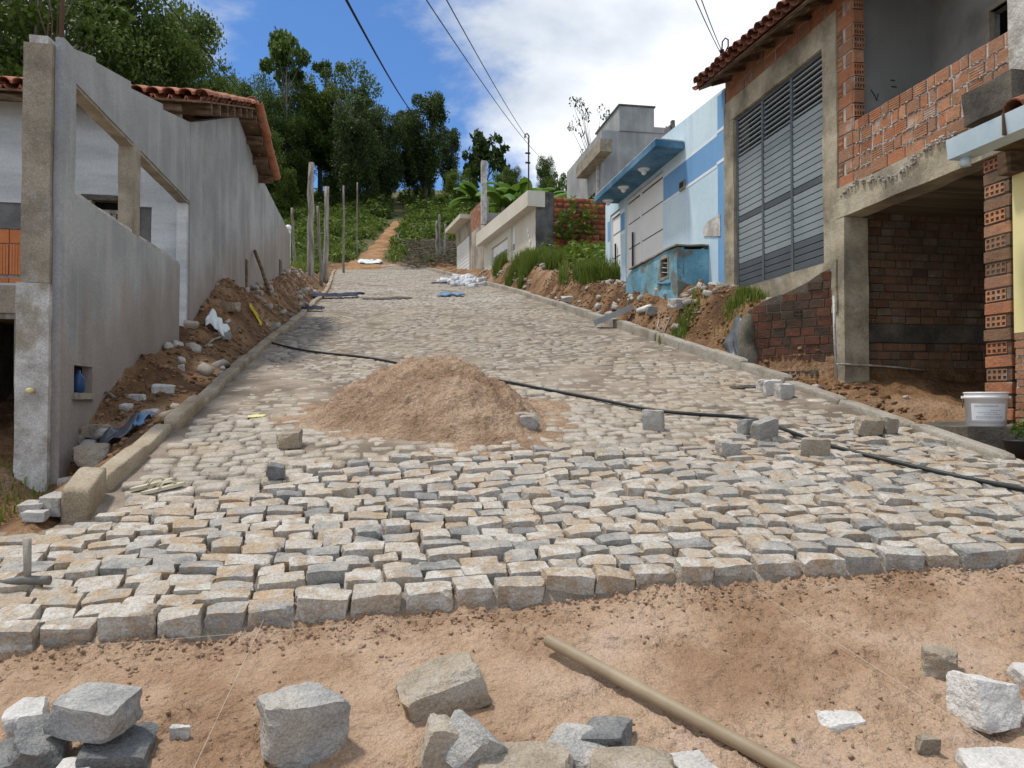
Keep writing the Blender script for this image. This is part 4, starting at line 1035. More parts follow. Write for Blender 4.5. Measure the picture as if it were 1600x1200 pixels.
bm = B(); prism(bm, [(gxr, gb_), (gxr - .02, gt_), (gxr + .0, gt_), (gxr + .02, gb_ + .02), (gxr + .16, gb_ + .02), (gxr + .16, gt_), (gxr + .18, gt_), (gxr + .18, gb_)], 'y', 3.0, g0[1]); bm_obj('gutter_trough', bm, m_gutter, gu)
bm = B(); box(bm, gxr, gxr + .16, g0[1], g0[1] + .006, gb_, gt_); bm_obj('gutter_end', bm, m_gutter, gu)
yb_ = PX(1572, 200, gxr)[1]; bm = B(); box(bm, gxr - .03, gxr + .0, yb_ - .008, yb_ + .008, gb_, gt_ + .01); bm_obj('gutter_strap', bm, m_rebar, gu)
tube('outlet', [(gxr + .09, g0[1] - .09, gb_ + .0), (gxr + .09, g0[1] - .09, gb_ - .075)], .042, m_gutter, gu, 12)
bm = B(); box(bm, gxr + .02, yx + 1.4, 3.0, g0[1] - .16, gt_ - .12, gt_ - .09); bm_obj('soffit', bm, m_wood, yh)
tiles(yh, TILE_OLD, (gxr + .04, PX(1566, 172, gxr)[1], gt_ - .03), (0, -1, 0), Vector((1, 0, .35)).normalized(), 12, 4, .2, .33, lambda i, j: True, 9, m_tile_old)
bm = B(); box(bm, yx - .12, yx + .1, ycn - .12, ycn + .02, 3.38, gt_ - .125); bm_obj('bracket', bm, m_wood, yh)

# ------------------------------------------------------------------ blue house
bh = thing('blue_house', 'light blue house with a mid blue band, deep blue canopy and white metal gates', 'house')
by0 = gy1 + .345; by1 = PX(949, 400, RX)[1]
XB = RX
def q(u, v): p = PX(u, v, XB); return p.y, p.z
gA, gB = q(1036, 300)[0], q(977, 300)[0]; dA, dB = q(969, 300)[0], q(953.5, 300)[0]
ztopg = 5.97
wall_with_holes('front_wall', by0, by1, 2.3, [(by0, 6.48), (q(1036, 208)[0], 6.62), (q(1024, 215)[0] + .2, 6.66), (q(1020, 215)[0] + .8, 6.3), (by1, 6.25)], [(gA, gB, 2.3, ztopg), (dA, dB, 2.3, 5.9)], XB, XB + .15, bh, m_lblue, .004, .5)
bm = B(); box(bm, XB + .0, XB + 5, by1 + .001, by1 + .15, 3.5, 6.25); box(bm, XB + .151, XB + 5, by0, by0 + .1, 3.0, 6.4); bm_obj('side_wall', bm, m_lblue, bh)
bm = B(); box(bm, XB + .151, XB + 5, by0 + .1, by1, 6.0, 6.1); bm_obj('roof_slab', bm, m_conc, bh)
def band(name, u0, u1, z0, z1, mat, pr=.006):
    bm = B(); box(bm, XB - pr, XB - .0005, q(u0, 300)[0], q(u1, 300)[0], z0, z1); return bm_obj(name, bm, mat, bh)
ye_ = q(1122, 300)[0]
band('blue_band', 1122, 1037, 5.34, 5.80, m_mblue); band('white_line', 1121, 1037, 5.29, 5.34, m_wblue, .007); band('white_line', 1121, 1037, 5.80, 5.85, m_wblue, .007)
band('blue_corner_stripe', 1134, 1122, 2.6, 6.44, m_mblue, .005); band('white_line', 1133, 1121, 5.83, 5.88, m_wblue, .009); band('white_line', 1133, 1121, 5.32, 5.37, m_wblue, .010)
band('blue_pier_band', 976, 970, q(973, 361)[1], q(973, 333)[1], m_mblue); band('white_line', 976, 970, q(973, 333)[1], q(973, 333)[1] + .09, m_wblue, .007); band('white_line', 976, 970, q(973, 361)[1] - .09, q(973, 361)[1], m_wblue, .007)
band('blue_end_band', 953, 949.5, q(951, 377)[1], q(951, 347)[1], m_mblue)
cp = link('canopy', None, bh)
cy0 = PX(1024, 216, 4.82)[1]; cy1 = PX(928, 308, 4.82)[1]
bm = B(); prism(bm, [(4.82, cy0), (XB - .008, cy0 + .06), (XB - .008, cy1), (4.82, cy1)], 'z', 6.03, 6.155); rough(bm, .3, .006, 3); bm_obj('canopy_slab', bm, m_dblue, cp)
bm = B(); prism(bm, [(4.83, cy0 + .01), (XB - .02, cy0 + .07), (XB - .02, cy1 - .01), (4.83, cy1 - .01)], 'z', 6.157, 6.18); rough(bm, .3, .006, 4); bm_obj('canopy_topping', bm, m_conc_pale, cp)
for (u, v) in ((1006, 256), (974, 284), (950, 309)):
    p = PX(u, v, 5.08); zc = 6.03
    o = thing('ceiling_lamp', {1006: 'white round lamp nearest the street end under the blue canopy', 974: 'white round lamp in the middle under the blue canopy', 950: 'white round lamp at the far end under the blue canopy'}[u], 'lamp', (5.08, p.y, zc), group='lamps under the blue canopy')
    bm = B(); lathe(bm, [(.10, -.03), (.13, 0)], 18); bm_obj('lamp_base', bm, m_white, o, True)
    bm = B(); lathe(bm, [(.02, -.12), (.045, -.10), (.055, -.06), (.05, -.031)], 14); bm_obj('bulb', bm, m_white, o, True)
# gates
def gate(name, ya, yb, zt, n_v, bar):
    g = link(name, None, bh); x_ = XB + .05
    bm = B(); box(bm, x_, x_ + .03, ya + .03, yb - .03, 2.4, zt - .12); bm_obj('panel', bm, m_white, g)
    bm = B()
    for y_ in (ya + .03, yb - .06): box(bm, x_ - .03, x_ - .001, y_, y_ + .03, 2.4, zt - .03)
    box(bm, x_ - .03, x_ - .001, ya + .061, yb - .061, zt - .09, zt - .03)
    for y_ in n_v: box(bm, x_ - .03, x_ - .001, y_ - .025, y_ + .025, 2.4, zt - .091)
    bm_obj('gate_frame', bm, m_white, g)
    for y_ in bar:
        bm = B(); box(bm, x_ - .06, x_ - .031, y_ - .025, y_ + .025, 3.0, 5.15); bm_obj('pull_bar', bm, m_black, g)
    for z_ in (3.2, 3.75, 4.3, 4.85, 5.4):
        bm = B(); box(bm, x_ - .004, x_ - .0005, ya + .1, yb - .1, z_ - .010, z_ + .010); bm_obj('panel_groove', bm, m_black, g)
gate('garage_gate', gA, gB, ztopg, [q(999.5, 300)[0]], [q(988, 300)[0]])
gate('entrance_door', dA, dB, 5.9, [], [q(961, 300)[0]])
bm = B(); box(bm, XB - .04, XB - .001, q(1072, 290)[0], q(1064, 290)[0], q(1068, 297)[1], q(1068, 283)[1]); mb = bm_obj('meter_box', bm, m_conc, bh)
bm = B(); box(bm, XB - .045, XB - .0405, q(1071, 290)[0], q(1065, 290)[0], q(1068, 293)[1], q(1068, 285)[1]); bm_obj('meter_window', bm, m_black, mb)
yp = q(1110, 355)[0]
bm = B(); vs = [bm.verts.new((XB - .010, *q(u, v))) for u, v in ((1100, 369), (1101, 355), (1107, 346), (1116, 340), (1126, 334), (1127, 369))]; bm.faces.new(vs)
r_ = bmesh.ops.extrude_face_region(bm, geom=bm.faces[:]); bmesh.ops.translate(bm, vec=(-.006, 0, 0), verts=[e for e in r_['geom'] if isinstance(e, bmesh.types.BMVert)])
bm_obj('bare_plaster_patch', bm, m_conc_pale, bh)
p = PX(1048, 182, RX + .1)
bm = B(); box(bm, -.05, .05, -.16, .16, 0, .12); box(bm, -.03, .03, -.2, -.12, .08, .2); box(bm, -.02, .02, -.24, -.19, .02, .12); rough(bm, .08, .02, 3)
o = bm_obj('broken_block', bm, m_charcoal); o.location = (RX + .08, p.y, 6.615); o['label'] = 'small dark lump sitting on top of the blue house wall'; o['category'] = 'rubble'

# cistern box in front of the blue house
tk = thing('blue_cistern', 'peeling turquoise concrete cistern box in front of the blue house', 'cistern')
tx = 4.84; tyn = PX(1058, 420, tx)[1]; tyf = PX(977, 420, tx)[1]; tz1 = 4.03
P_ = lambda u, v: (PX(u, v, tx)[1], PX(u, v, tx)[2])
wn = (P_(1045, 400)[0], P_(1031, 400)[0], P_(1038, 437)[1], P_(1038, 400)[1])
wall_with_holes('front_face', tyn, tyf, 2.3, [(tyn, tz1), (tyn + .5, tz1 + .03), (tyf - .35, tz1 + .0), (tyf - .1, tz1 - .12), (tyf, tz1 - .32)], [wn], tx, tx + .12, tk, m_tank, .014, .12)
bm = B(); dxo = PY(1114, 400, tyn)[0]; dz0 = PY(1125, 437, tyn)[2]; dz1_ = PY(1125, 385, tyn)[2]
box(bm, tx + .121, dxo, tyn + .0, tyn + .12, 2.3, tz1 - .02); box(bm, dxo, RX - .01, tyn, tyn + .12, 2.3, dz0); box(bm, dxo, RX - .01, tyn, tyn + .12, dz1_, tz1 - .02)
bmesh.ops.remove_doubles(bm, verts=bm.verts, dist=1e-4); rough(bm, .12, .012, 6); bm_obj('end_face', bm, m_tank, tk)
bm = B(); box(bm, tx - .03, RX - .012, tyn - .02, tyf - .3, tz1 + .035, tz1 + .06); rough(bm, .12, .02, 6); bm_obj('top_slab', bm, m_conc, tk)
bm = B(); box(bm, tx + .125, RX - .02, tyn + .4, tyn + .42, 2.3, tz1); bm_obj('dark_interior', bm, m_void, tk)
wm = link('small_window', None, tk)
bm = B()
for (a, b, c, d) in ((wn[0], wn[0] + .05, wn[2], wn[3]), (wn[1] - .05, wn[1], wn[2], wn[3]), (wn[0] + .051, wn[1] - .051, wn[2], wn[2] + .05), (wn[0] + .051, wn[1] - .051, wn[3] - .05, wn[3])): box(bm, tx - .008, tx + .05, a, b, c, d)
bm_obj('window_frame', bm, m_conc, wm)
for k in range(3):
    zz_ = wn[2] + (wn[3] - wn[2]) * (.3 + .2 * k); tube('bar', [(tx + .02, wn[0] + .05, zz_ - .03), (tx + .02, wn[1] - .05, zz_ + .03)], .008, m_conc_pale, wm, 5)
tube('outlet_pipe', [(tx - .02, *P_(1048, 443)), (tx - .02, *P_(1030, 443))], .022, m_dblue, tk, 10)

# ------------------------------------------------------------------ grey unfinished tower behind
gtw = thing('grey_tower_house', 'unfinished grey rendered two storey block with cantilever slab behind the blue house', 'building')
TY = 30.5
a = PY(940, 203, TY); b = PY(968, 165, TY - .05); c = PY(1022, 165, TY - .05)
bm = B(); box(bm, a.x, a.x + 6, TY, TY + 6, 6, a.z); bm_obj('main_block', bm, m_plaster, gtw)
bm = B(); box(bm, b.x, c.x, TY - .05, TY + 3.4, a.z + .001, b.z); box(bm, c.x + .001, c.x + 1.1, TY - .03, TY + 3, a.z + .001, a.z + .25); bm_obj('stair_block', bm, m_plaster, gtw)
bm = B(); box(bm, b.x - .05, c.x + .05, TY - .1, TY + 3.5, b.z + .001, b.z + .06); bm_obj('coping', bm, m_conc_dark, gtw)
sx = a.x - .5; n_ = PX(938, 226, sx); f_ = PX(900, 242, sx)
bm = B(); box(bm, sx, a.x - .001, n_.y, f_.y, n_.z - .25, n_.z + .25); bm_obj('cantilever_slab', bm, m_conc, gtw)
bm = B(); box(bm, a.x - .12, a.x - .01, TY + .3, TY + .42, 7, n_.z - .251); bm_obj('column', bm, m_conc_pale, gtw)
bm = B(); box(bm, a.x - .02, a.x - .001, TY + 1.0, TY + 2.0, n_.z - 2.6, n_.z - 1.2); bm_obj('window_opening', bm, m_void, gtw)

# ------------------------------------------------------------------ cream house and its brick side wall, on the bend of the lane
pa = PD(837, 400, 27.0); pb = PD(757, 400, 33.8)
ang = math.atan2(-(pb.x - pa.x), (pb.y - pa.y))
ch = thing('cream_house', 'small cream house with white garage gate and bare brick side wall above the grass bank', 'house', (pa.x, pa.y, 0), (0, 0, ang))
def cl(u, v): return PL(u, v, pa, pb)
Lc = (Vector((pb.x, pb.y)) - Vector((pa.x, pa.y))).length
zt = cl(837, 330)[1]
g0_, g1_ = cl(793, 350)[0], cl(768, 350)[0]; d0_, d1_ = cl(804.5, 350)[0], cl(798, 350)[0]
gzt = cl(793, 370)[1]
bm = B()
ys_ = [0, d0_, d1_, g0_, g1_, Lc]
for a, b in zip(ys_, ys_[1:]):
    zt_ = 8.3
    if (a, b) == (d0_, d1_) : box(bm, 0, .15, a, b, cl(801, 350)[1], zt_)
    elif (a, b) == (g0_, g1_): box(bm, 0, .15, a, b, gzt, zt_)
    else: box(bm, 0, .15, a, b, 5.2, zt_)
bmesh.ops.remove_doubles(bm, verts=bm.verts, dist=1e-4); bm_obj('front_wall', bm, m_cream, ch)
bm = B(); box(bm, -.35, .3, -.15, Lc + .1, 8.301, 8.85); bm_obj('fascia', bm, m_cream, ch)
gg = link('garage_gate', None, ch)
bm = B(); box(bm, .08, .12, g0_ + .02, g1_ - .02, 6.9, gzt - .02); bm_obj('panel', bm, m_white, gg)
for z_ in (7.35, 7.43, 7.51): bm = B(); box(bm, .070, .0795, g0_ + .1, g1_ - .1, z_, z_ + .04); bm_obj('black_stripe', bm, m_black, gg)
dr = link('entrance_door', None, ch)
bm = B(); box(bm, .08, .12, d0_, d1_, 6.3, cl(801, 351)[1]); bm_obj('panel', bm, m_white, dr)
for z_ in (7.35, 7.43, 7.51): bm = B(); box(bm, .070, .0795, d0_ + .05, d1_ - .05, z_, z_ + .04); bm_obj('black_stripe', bm, m_black, dr)
for (u, v) in ((826, 360), (827, 368), (829, 376)):
    a, z_ = cl(u, v); bm = B(); box(bm, -.04, -.001, a - .06, a + .06, z_ - .07, z_ + .07); bm_obj('wall_box', bm, m_white, ch)
bm = B(); box(bm, -.12, .0, -.1, cl(801, 400)[0], 5.0, cl(815, 409)[1]); box(bm, -.12, .0, cl(801, 400)[0] + .001, Lc + .1, 5.2, 6.95); bm_obj('plinth', bm, m_conc_yel, ch)
sw = link('side_wall', None, ch)
xj = PD(864, 350, 27.2)
inv = Matrix.Rotation(-ang, 3, 'Z')
def toloc(p): w = inv @ (Vector((p[0], p[1], 0)) - Vector((pa.x, pa.y, 0))); return w
# the side wall runs straight across (world x); build it in the house frame turned back
sw.rotation_euler = (0, 0, -ang)
bm = B(); box(bm, .0, xj.x - pa.x, -.02, .15, 4.8, 8.86); rough(bm, .3, .01, 3); bm_obj('plastered_strip', bm, m_charcoal, sw)
bm = B(); box(bm, xj.x - pa.x, 5.2, .014, .15, 4.8, 8.68); bm_obj('mortar', bm, m_mortar_dk, sw)
r2 = random.Random(55); jv, jf, jr = [], [], []; bmx = B(); box(bmx, -.5, .5, -.5, .5, -.5, .5); bmesh.ops.recalc_face_normals(bmx, faces=bmx.faces); me_ = bpy.data.meshes.new('t'); bmx.to_mesh(me_); bmx.free()
co_ = np.array([v.co[:] for v in me_.vertices]); fc_ = np.array([p.vertices[:] for p in me_.polygons])
for i in range(20):
    x_ = xj.x - pa.x - r2.uniform(0, .2)
    while x_ < 5.2:
        w_ = .27 * r2.choice((1, 1, 1, .6)); a = max(x_, xj.x - pa.x); z_ = 5.0 + (i + .5) * .185
        if z_ < 8.66: jf.append(fc_ + len(jv) * 8); jv.append(co_ * np.array((x_ + w_ - a - .018, .1, .168)) + np.array(((a + x_ + w_) / 2, .055 + r2.uniform(-.006, .006), z_))); jr.append(np.full(6, r2.random()))
        x_ += w_
props(link('bricks', mesh('bricks', np.concatenate(jv), np.concatenate(jf), m_brick_far, False, np.concatenate(jr)), sw), kind='stuff')
bm = B(); box(bm, .16, 6, .2, Lc, 8.0, 8.15); bm_obj('roof_slab', bm, m_conc, ch)

# ------------------------------------------------------------------ farthest house with a white gate
pa2 = PD(757, 400, 37.2); pb2 = PD(712, 400, 43.4); ang2 = math.atan2(-(pb2.x - pa2.x), (pb2.y - pa2.y))
fh_ = thing('stained_house', 'small rain stained house with a white slatted gate at the top of the lane', 'house', (pa2.x, pa2.y, 0), (0, 0, ang2))
c2 = lambda u, v: PL(u, v, pa2, pb2)
L2_ = (Vector((pb2.x, pb2.y)) - Vector((pa2.x, pa2.y))).length; q0_ = c2(733, 360)[0]
zt2 = c2(756, 318)[1]
bm = B(); box(bm, 0, .15, 0, q0_, 7.2, zt2 - .9); box(bm, 0, .15, q0_ + .001, L2_, c2(722, 348)[1], zt2 - .9); bm_obj('front_wall', bm, m_cream_dk, fh_)
fb_ = link('upper_wall', None, fh_)
bm = B(); box(bm, .012, .15, -.2, q0_ - .2, zt2 - .899, zt2 + .25); bm_obj('mortar', bm, m_mortar, fb_)
courses(fb_, 'new', (0, q0_ - .2), (0, -.2), zt2 - .89, zt2 + .25, .28, .19, .12, -math.pi / 2, seed=61, joint=.02)
bm = B(); box(bm, -.55, .3, q0_ - .25, L2_ + .3, zt2 - .1, zt2 + .12); bm_obj('canopy_slab', bm, m_cream, fh_)
g2 = link('slatted_gate', None, fh_)
bm = B(); box(bm, .06, .1, q0_ + .03, L2_ - .03, 7.2, c2(722, 349)[1]); bm_obj('panel', bm, m_white, g2)
for k in range(16):
    z_ = 8.2 + k * .19
    if z_ < c2(722, 352)[1]: bm = B(); box(bm, .045, .0595, q0_ + .1, L2_ - .1, z_, z_ + .10); bm_obj('slat', bm, m_white, g2)
bm = B(); box(bm, -.03, -.001, c2(750, 370)[0], c2(748, 370)[0], c2(749, 384)[1], c2(749, 369)[1]); bm_obj('narrow_window', bm, m_void, fh_)
bm = B(); box(bm, .0, 5, -.16, -.01, 7.2, zt2 - .5); bm_obj('side_wall', bm, m_plaster, fh_)
bm = B(); box(bm, -.05, .3, -.4, L2_, 6.0, 7.9); bm_obj('brick_base', bm, m_brick_dk, fh_)
p = PD(756, 300, 37.0); bm = B(); box(bm, p.x - .13, p.x + .13, p.y - .13, p.y + .13, 10.0, PD(756, 252, 37)[2]); rough(bm, .4, .008, 3)
props(bm_obj('concrete_post', bm, m_conc_pale), 'tall bare concrete post rising at the corner of the stained house', 'post')
# ------------------------------------------------------------------ foliage
def leafmat(name, cols, tr=.25): return M(name, cols, scale=.55, rndamt=.55, bump=0, rgh=.6, spec=.3, translucent=tr, detail=2)
m_leaf = leafmat('forest_leaf', [(.022, .043, .008), (.052, .090, .014), (.095, .145, .023), (.15, .21, .04)])
m_leaf_dk = leafmat('dark_forest_leaf', [(.012, .025, .008), (.026, .048, .012), (.048, .080, .017), (.08, .12, .026)], .15)
m_leaf_lt = leafmat('bush_leaf', [(.035, .062, .010), (.07, .115, .014), (.12, .175, .022), (.18, .235, .04)], .3)
m_banana = leafmat('banana_leaf', [(.05, .12, .02), (.09, .19, .03), (.15, .27, .05)], .35)
m_grass = leafmat('grass_blade', [(.07, .11, .014), (.12, .17, .022), (.17, .22, .04), (.25, .25, .09)], .3)
m_dry = leafmat('cut_brush', [(.05, .038, .024), (.10, .075, .045), (.14, .11, .07), (.05, .075, .02)], .05)
m_bark = M('bark', [(.05, .04, .03), (.10, .085, .065), (.17, .15, .12)], scale=3, bump=.8, bscale=12, stretch=(4, 4, .8))
m_bark_pale = M('pale_bark', [(.16, .14, .11), (.28, .26, .22)], scale=3, bump=.6, bscale=12, stretch=(4, 4, .8))
def leaves(rs, C, N, size, aspect=1.9, up=.4, droop=0.0):
    """C: (n, 3) centres; one bent leaf-clump quad each"""
    n = len(C); nn = rs.normal(size=(n, 3)); nn[:, 2] = np.abs(nn[:, 2]) + up; nn /= np.linalg.norm(nn, axis=1)[:, None]
    t = rs.normal(size=(n, 3)); t -= (t * nn).sum(1)[:, None] * nn; t /= np.linalg.norm(t, axis=1)[:, None]
    b = np.cross(nn, t); s = (size * rs.uniform(.6, 1.35, n))[:, None]
    a0 = C - t * s * .5 * aspect; a1 = C + b * s * .5; a2 = C + t * s * .5 * aspect - np.array([0, 0, droop]) * s; a3 = C - b * s * .5
    V = np.stack([a0, a1, a2, a3], 1).reshape(-1, 3); F = np.arange(n * 4).reshape(-1, 4)
    return V, F
def blob_points(rs, n, c, r, shell=.55):
    d = rs.normal(size=(n, 3)); d /= np.linalg.norm(d, axis=1)[:, None]
    k = (shell + (1 - shell) * rs.uniform(size=n) ** .6)[:, None]
    return np.array(c) + d * k * np.array(r)
def tree_proto(seed, H, crown_r, crown_z0, nclump, leaf, nleaf, clump_r=.24, flat=.65, trunk_r=.022, lean=.05, spread=1.0, top_bias=0.0, barkm=None, leafm=None):
    """unit-height tree scaled to H; returns trunk mesh and crown mesh"""
    rs = np.random.RandomState(seed); bm = B()
    tp = [Vector((0, 0, -.08))]
    for k in range(1, 6): tp.append(Vector((lean * math.sin(k * 1.3 + seed) * k / 5, lean * math.cos(k * 1.7 + seed) * k / 5, (crown_z0 + (1 - crown_z0) * .45) * k / 5)))
    bm_tube(bm, tp, [trunk_r * (1.35 - .95 * k / 5) for k in range(6)], 7)
    cl = []
    for i in range(nclump):
        a = rs.uniform(0, 2 * math.pi); t = (i + .5) / nclump; z = crown_z0 + (1 - crown_z0) * (t ** (1 - top_bias * .4))
        prof = math.sin(math.pi * min(1, .16 + .84 * (1 - t) * .9 + .05)) ** .6 if spread == 1.0 else (1 - .35 * t)
        r = crown_r * prof * math.sqrt(rs.uniform(.08, 1)); c = Vector((r * math.cos(a), r * math.sin(a), z - clump_r * .4)); cl.append((c, clump_r * rs.uniform(.6, 1.25)))
        st = tp[3].lerp(tp[5], min(1, max(0, (z - crown_z0) / (1 - crown_z0 + 1e-6)))) if z > crown_z0 else tp[3]
        mid = st.lerp(c, .5) + Vector((0, 0, -.02)); bm_tube(bm, [st - Vector((0, 0, .05)), mid, c], [trunk_r * .42, trunk_r * .25, trunk_r * .08], 5)
    for v in bm.verts: v.co *= H
    bmesh.ops.recalc_face_normals(bm, faces=bm.faces)
    tm = bpy.data.meshes.new('trunk'); bm.to_mesh(tm); bm.free(); tm.materials.append(barkm or m_bark); tm.polygons.foreach_set('use_smooth', np.ones(len(tm.polygons), bool))
    Vs, R = [], []; per = max(8, nleaf // nclump)
    for c, r in cl:
        r_ = np.array([r, r, r * flat]); P = blob_points(rs, per, c, r_)
        sub = P + rs.normal(size=P.shape) * r * .13
        Vs.append(sub); R.append(np.clip(rs.normal(rs.uniform(.2, .8), .16, per), 0, .999))
    C = np.concatenate(Vs); C[:, 2] *= 1 / max(1.0, np.percentile(C[:, 2], 99.6)); C = C * H; V, F = leaves(rs, C, None, leaf)
    return tm, mesh('crown', V, F, leafm or m_leaf, False, np.concatenate(R))
PROTO = {
 'broad': tree_proto(1, 10, .46, .30, 76, .125, 46000, .145, .5),
 'round': tree_proto(2, 10, .40, .28, 62, .14, 30000, .14, .55, lean=.03),
 'tall': tree_proto(3, 10, .24, .38, 40, .15, 17000, .11, .7, lean=.04),
 'airy': tree_proto(4, 10, .34, .34, 46, .14, 13000, .095, .45, lean=.06, barkm=m_bark_pale),
 'umbrella': tree_proto(5, 10, .27, .76, 15, .24, 2600, .085, .5, trunk_r=.010, lean=.05, spread=2, barkm=m_bark_pale),
 'dark': tree_proto(6, 10, .36, .25, 54, .14, 30000, .15, .6, leafm=m_leaf_dk),
 'darktall': tree_proto(7, 10, .21, .26, 40, .15, 16000, .115, .7, leafm=m_leaf_dk),
 'cecropia': tree_proto(8, 10, .42, .5, 30, .70, 700, .10, .35, trunk_r=.012, spread=2, leafm=m_leaf_dk, barkm=m_bark_pale),
 'bare': tree_proto(9, 10, .42, .38, 46, .16, 900, .06, .6, trunk_r=.014, leafm=m_leaf_dk),
 'low': tree_proto(10, 10, .62, .12, 50, .24, 16000, .19, .55, leafm=m_leaf_lt),
}
G_TREE = 'trees crowding the hillside above the lane'
def tree(kind, u, D, vtop, label, wfac=1.0, group=G_TREE, rot=None, name='tree', cat='tree', zdrop=0):
    p = PD(u, vtop, D); zb = float(soil(p.x, p.y, False)) - zdrop; H = p.z - zb
    o = thing(name, label, cat, (p.x, p.y, zb), (0, 0, rot if rot is not None else (u * .37) % 6.28), group)
    tm, cm = PROTO[kind]; s = H / 10
    link('trunk', tm, o, scl=(s * wfac, s * wfac, s)); link('crown', cm, o, scl=(s * wfac, s * wfac, s)); return o
tree('dark', 25, 46, -95, 'dark leafy tree at the top left corner behind the corner pillar', .42)
tree('airy', 70, 42, -60, 'thin leaved branches hanging in from the top left corner', .8)
0 and tree('dark', -60, 50, -30, 'dark tree half out of the left edge of the picture', .5)
tree('broad', 215, 54, -22, 'largest round green tree rising above the clay tile roof', .62)
tree('round', 280, 60, 30, 'green tree leaning on the right flank of the largest tree', .50)
tree('round', 150, 60, 95, 'green tree behind the left window opening', .5)
tree('airy', 352, 76, 118, 'pale twiggy tree between the big tree and the umbrella tree', .55)
tree('round', 392, 84, 124, 'rounded green tree just left of the umbrella tree', .5)
tree('umbrella', 448, 86, 40, 'tall thin tree with a small umbrella crown against the cloud', .5)
tree('airy', 470, 90, 108, 'feathery tree directly under the umbrella crown', .5)
tree('airy', 536, 88, 92, 'tall loose crowned tree with pale branches left of the wire', .62)
tree('tall', 500, 90, 138, 'narrow green tree in front of the loose crowned tree', .9)
tree('round', 452, 86, 178, 'mid green tree above the three leaning poles', .7)
tree('dark', 560, 80, 160, 'dark tree filling the gap right of the loose crowned tree', .62)
tree('dark', 600, 86, 168, 'very dark tree where the black wire ends', .58)
tree('darktall', 664, 88, 143, 'tall dark tree with a double top left of the blue gap', .72)
tree('darktall', 640, 92, 172, 'slim dark tree beside the double topped one', .6)
tree('darktall', 700, 94, 196, 'dark tree at the edge of the blue gap in the sky', .55)
tree('dark', 520, 96, 225, 'dark understorey tree behind the tall grey post', .7)
tree('dark', 610, 98, 235, 'dark understorey tree above the trail', .7)
tree('round', 400, 74, 205, 'green understorey tree beside the tile roof verge', .75)
tree('round', 470, 88, 240, 'bushy low tree behind the tall grey post', .7)
tree('cecropia', 764, 84, 208, 'big leaved cecropia tree against the sky right of centre', .62)
tree('cecropia', 735, 88, 232, 'smaller big leaved tree left of the cecropia', .5)
tree('round', 852, 82, 246, 'small round tree right of the lamp mast', .40)
tree('round', 800, 78, 262, 'low green tree behind the lamp mast', .5)
tree('dark', 900, 90, 262, 'low dark tree near the grey tower block', .6)
tree('bare', 926, 44, 150, 'half bare tree behind the grey tower block', .42)
tree('low', 660, 92, 268, 'wide bush on the crest above the trail', .55, name='bush', cat='bush', group='bushes on the crest')
tree('low', 590, 92, 272, 'wide bush left of the trail', .5, name='bush', cat='bush', group='bushes on the crest')
tree('low', 720, 84, 265, 'wide bush behind the bare concrete post', .6, name='bush', cat='bush', group='bushes on the crest')
tree('low', 790, 80, 268, 'wide bush above the cream house roof', .5, name='bush', cat='bush', group='bushes on the crest')
tree('low', 530, 92, 262, 'wide bush behind the leaning poles', .55, name='bush', cat='bush', group='bushes on the crest')
tree('low', 440, 80, 262, 'wide bush at the end of the long plastered wall', .5, name='bush', cat='bush', group='bushes on the crest')
tree('low', 870, 76, 272, 'wide bush above the brick side wall', .5, name='bush', cat='bush', group='bushes on the crest')
tree('broad', 345, 52, 160, 'green tree right behind the tile roof ridge', .42)
for k, (u, D_, v) in enumerate(((-20, 60, 60), (90, 66, 130), (230, 70, 60), (330, 80, 135), (430, 88, 150), (580, 96, 190), (1050, 90, 200), (1250, 80, 150), (1500, 70, 100), (-250, 50, 0))):
    tree(('dark', 'round', 'broad')[k % 3], u, D_, v, 'tree of the dense wood behind the front row of trees', .5, group='back row of the wood')
# banana plants
def banana_mesh(seed):
    rs = np.random.RandomState(seed); V, F, R = [], [], []
    for k in range(9):
        a = rs.uniform(0, 6.28); L = rs.uniform(1.5, 2.3); el = rs.uniform(.55, 1.35); w = .26; ribs = 7
        base = np.array([0, 0, 1.6]); d = np.array([math.cos(a), math.sin(a), 0]); sd_ = np.array([-d[1], d[0], 0]); rr = rs.uniform()
        b = len(V) * 0 + sum(len(x) for x in V); pts = []
        p = base.copy(); e = el
        for i in range(ribs):
            t = i / (ribs - 1); ww = w * math.sin(math.pi * (.08 + .90 * t)) ** .6
            pts += [p + sd_ * ww + np.array([0, 0, -.05]), p + np.array([0, 0, .04]), p - sd_ * ww + np.array([0, 0, -.05])]
            e -= .20 + .08 * t; p = p + (d * math.cos(e) + np.array([0, 0, math.sin(e)])) * L / ribs
        V.append(np.array(pts))
        for i in range(ribs - 1):
            q = b + i * 3; F += [(q, q + 1, q + 4, q + 3), (q + 1, q + 2, q + 5, q + 4)]; R += [rr, rr]
    return mesh('leaf_crown', np.concatenate(V), np.array(F), m_banana, False, R)
ban = [banana_mesh(s) for s in (3, 4, 5)]
bmt = B(); bm_tube(bmt, [(0, 0, -.3), (.02, 0, 1.0), (0, .02, 1.8)], [.14, .11, .08], 8); bmesh.ops.recalc_face_normals(bmt, faces=bmt.faces); bstem = bpy.data.meshes.new('stem'); bmt.to_mesh(bstem); bmt.free(); bstem.materials.append(m_bark_pale)
bl = ['left of the lamp mast', 'directly behind the lamp mast', 'right of the lamp mast', 'above the plastered strip of the brick side wall', 'above the middle of the brick side wall', 'above the right end of the brick side wall', 'nearest the grey tower block', 'above the cream house fascia', 'behind the bare concrete post', 'highest beside the grey tower block']
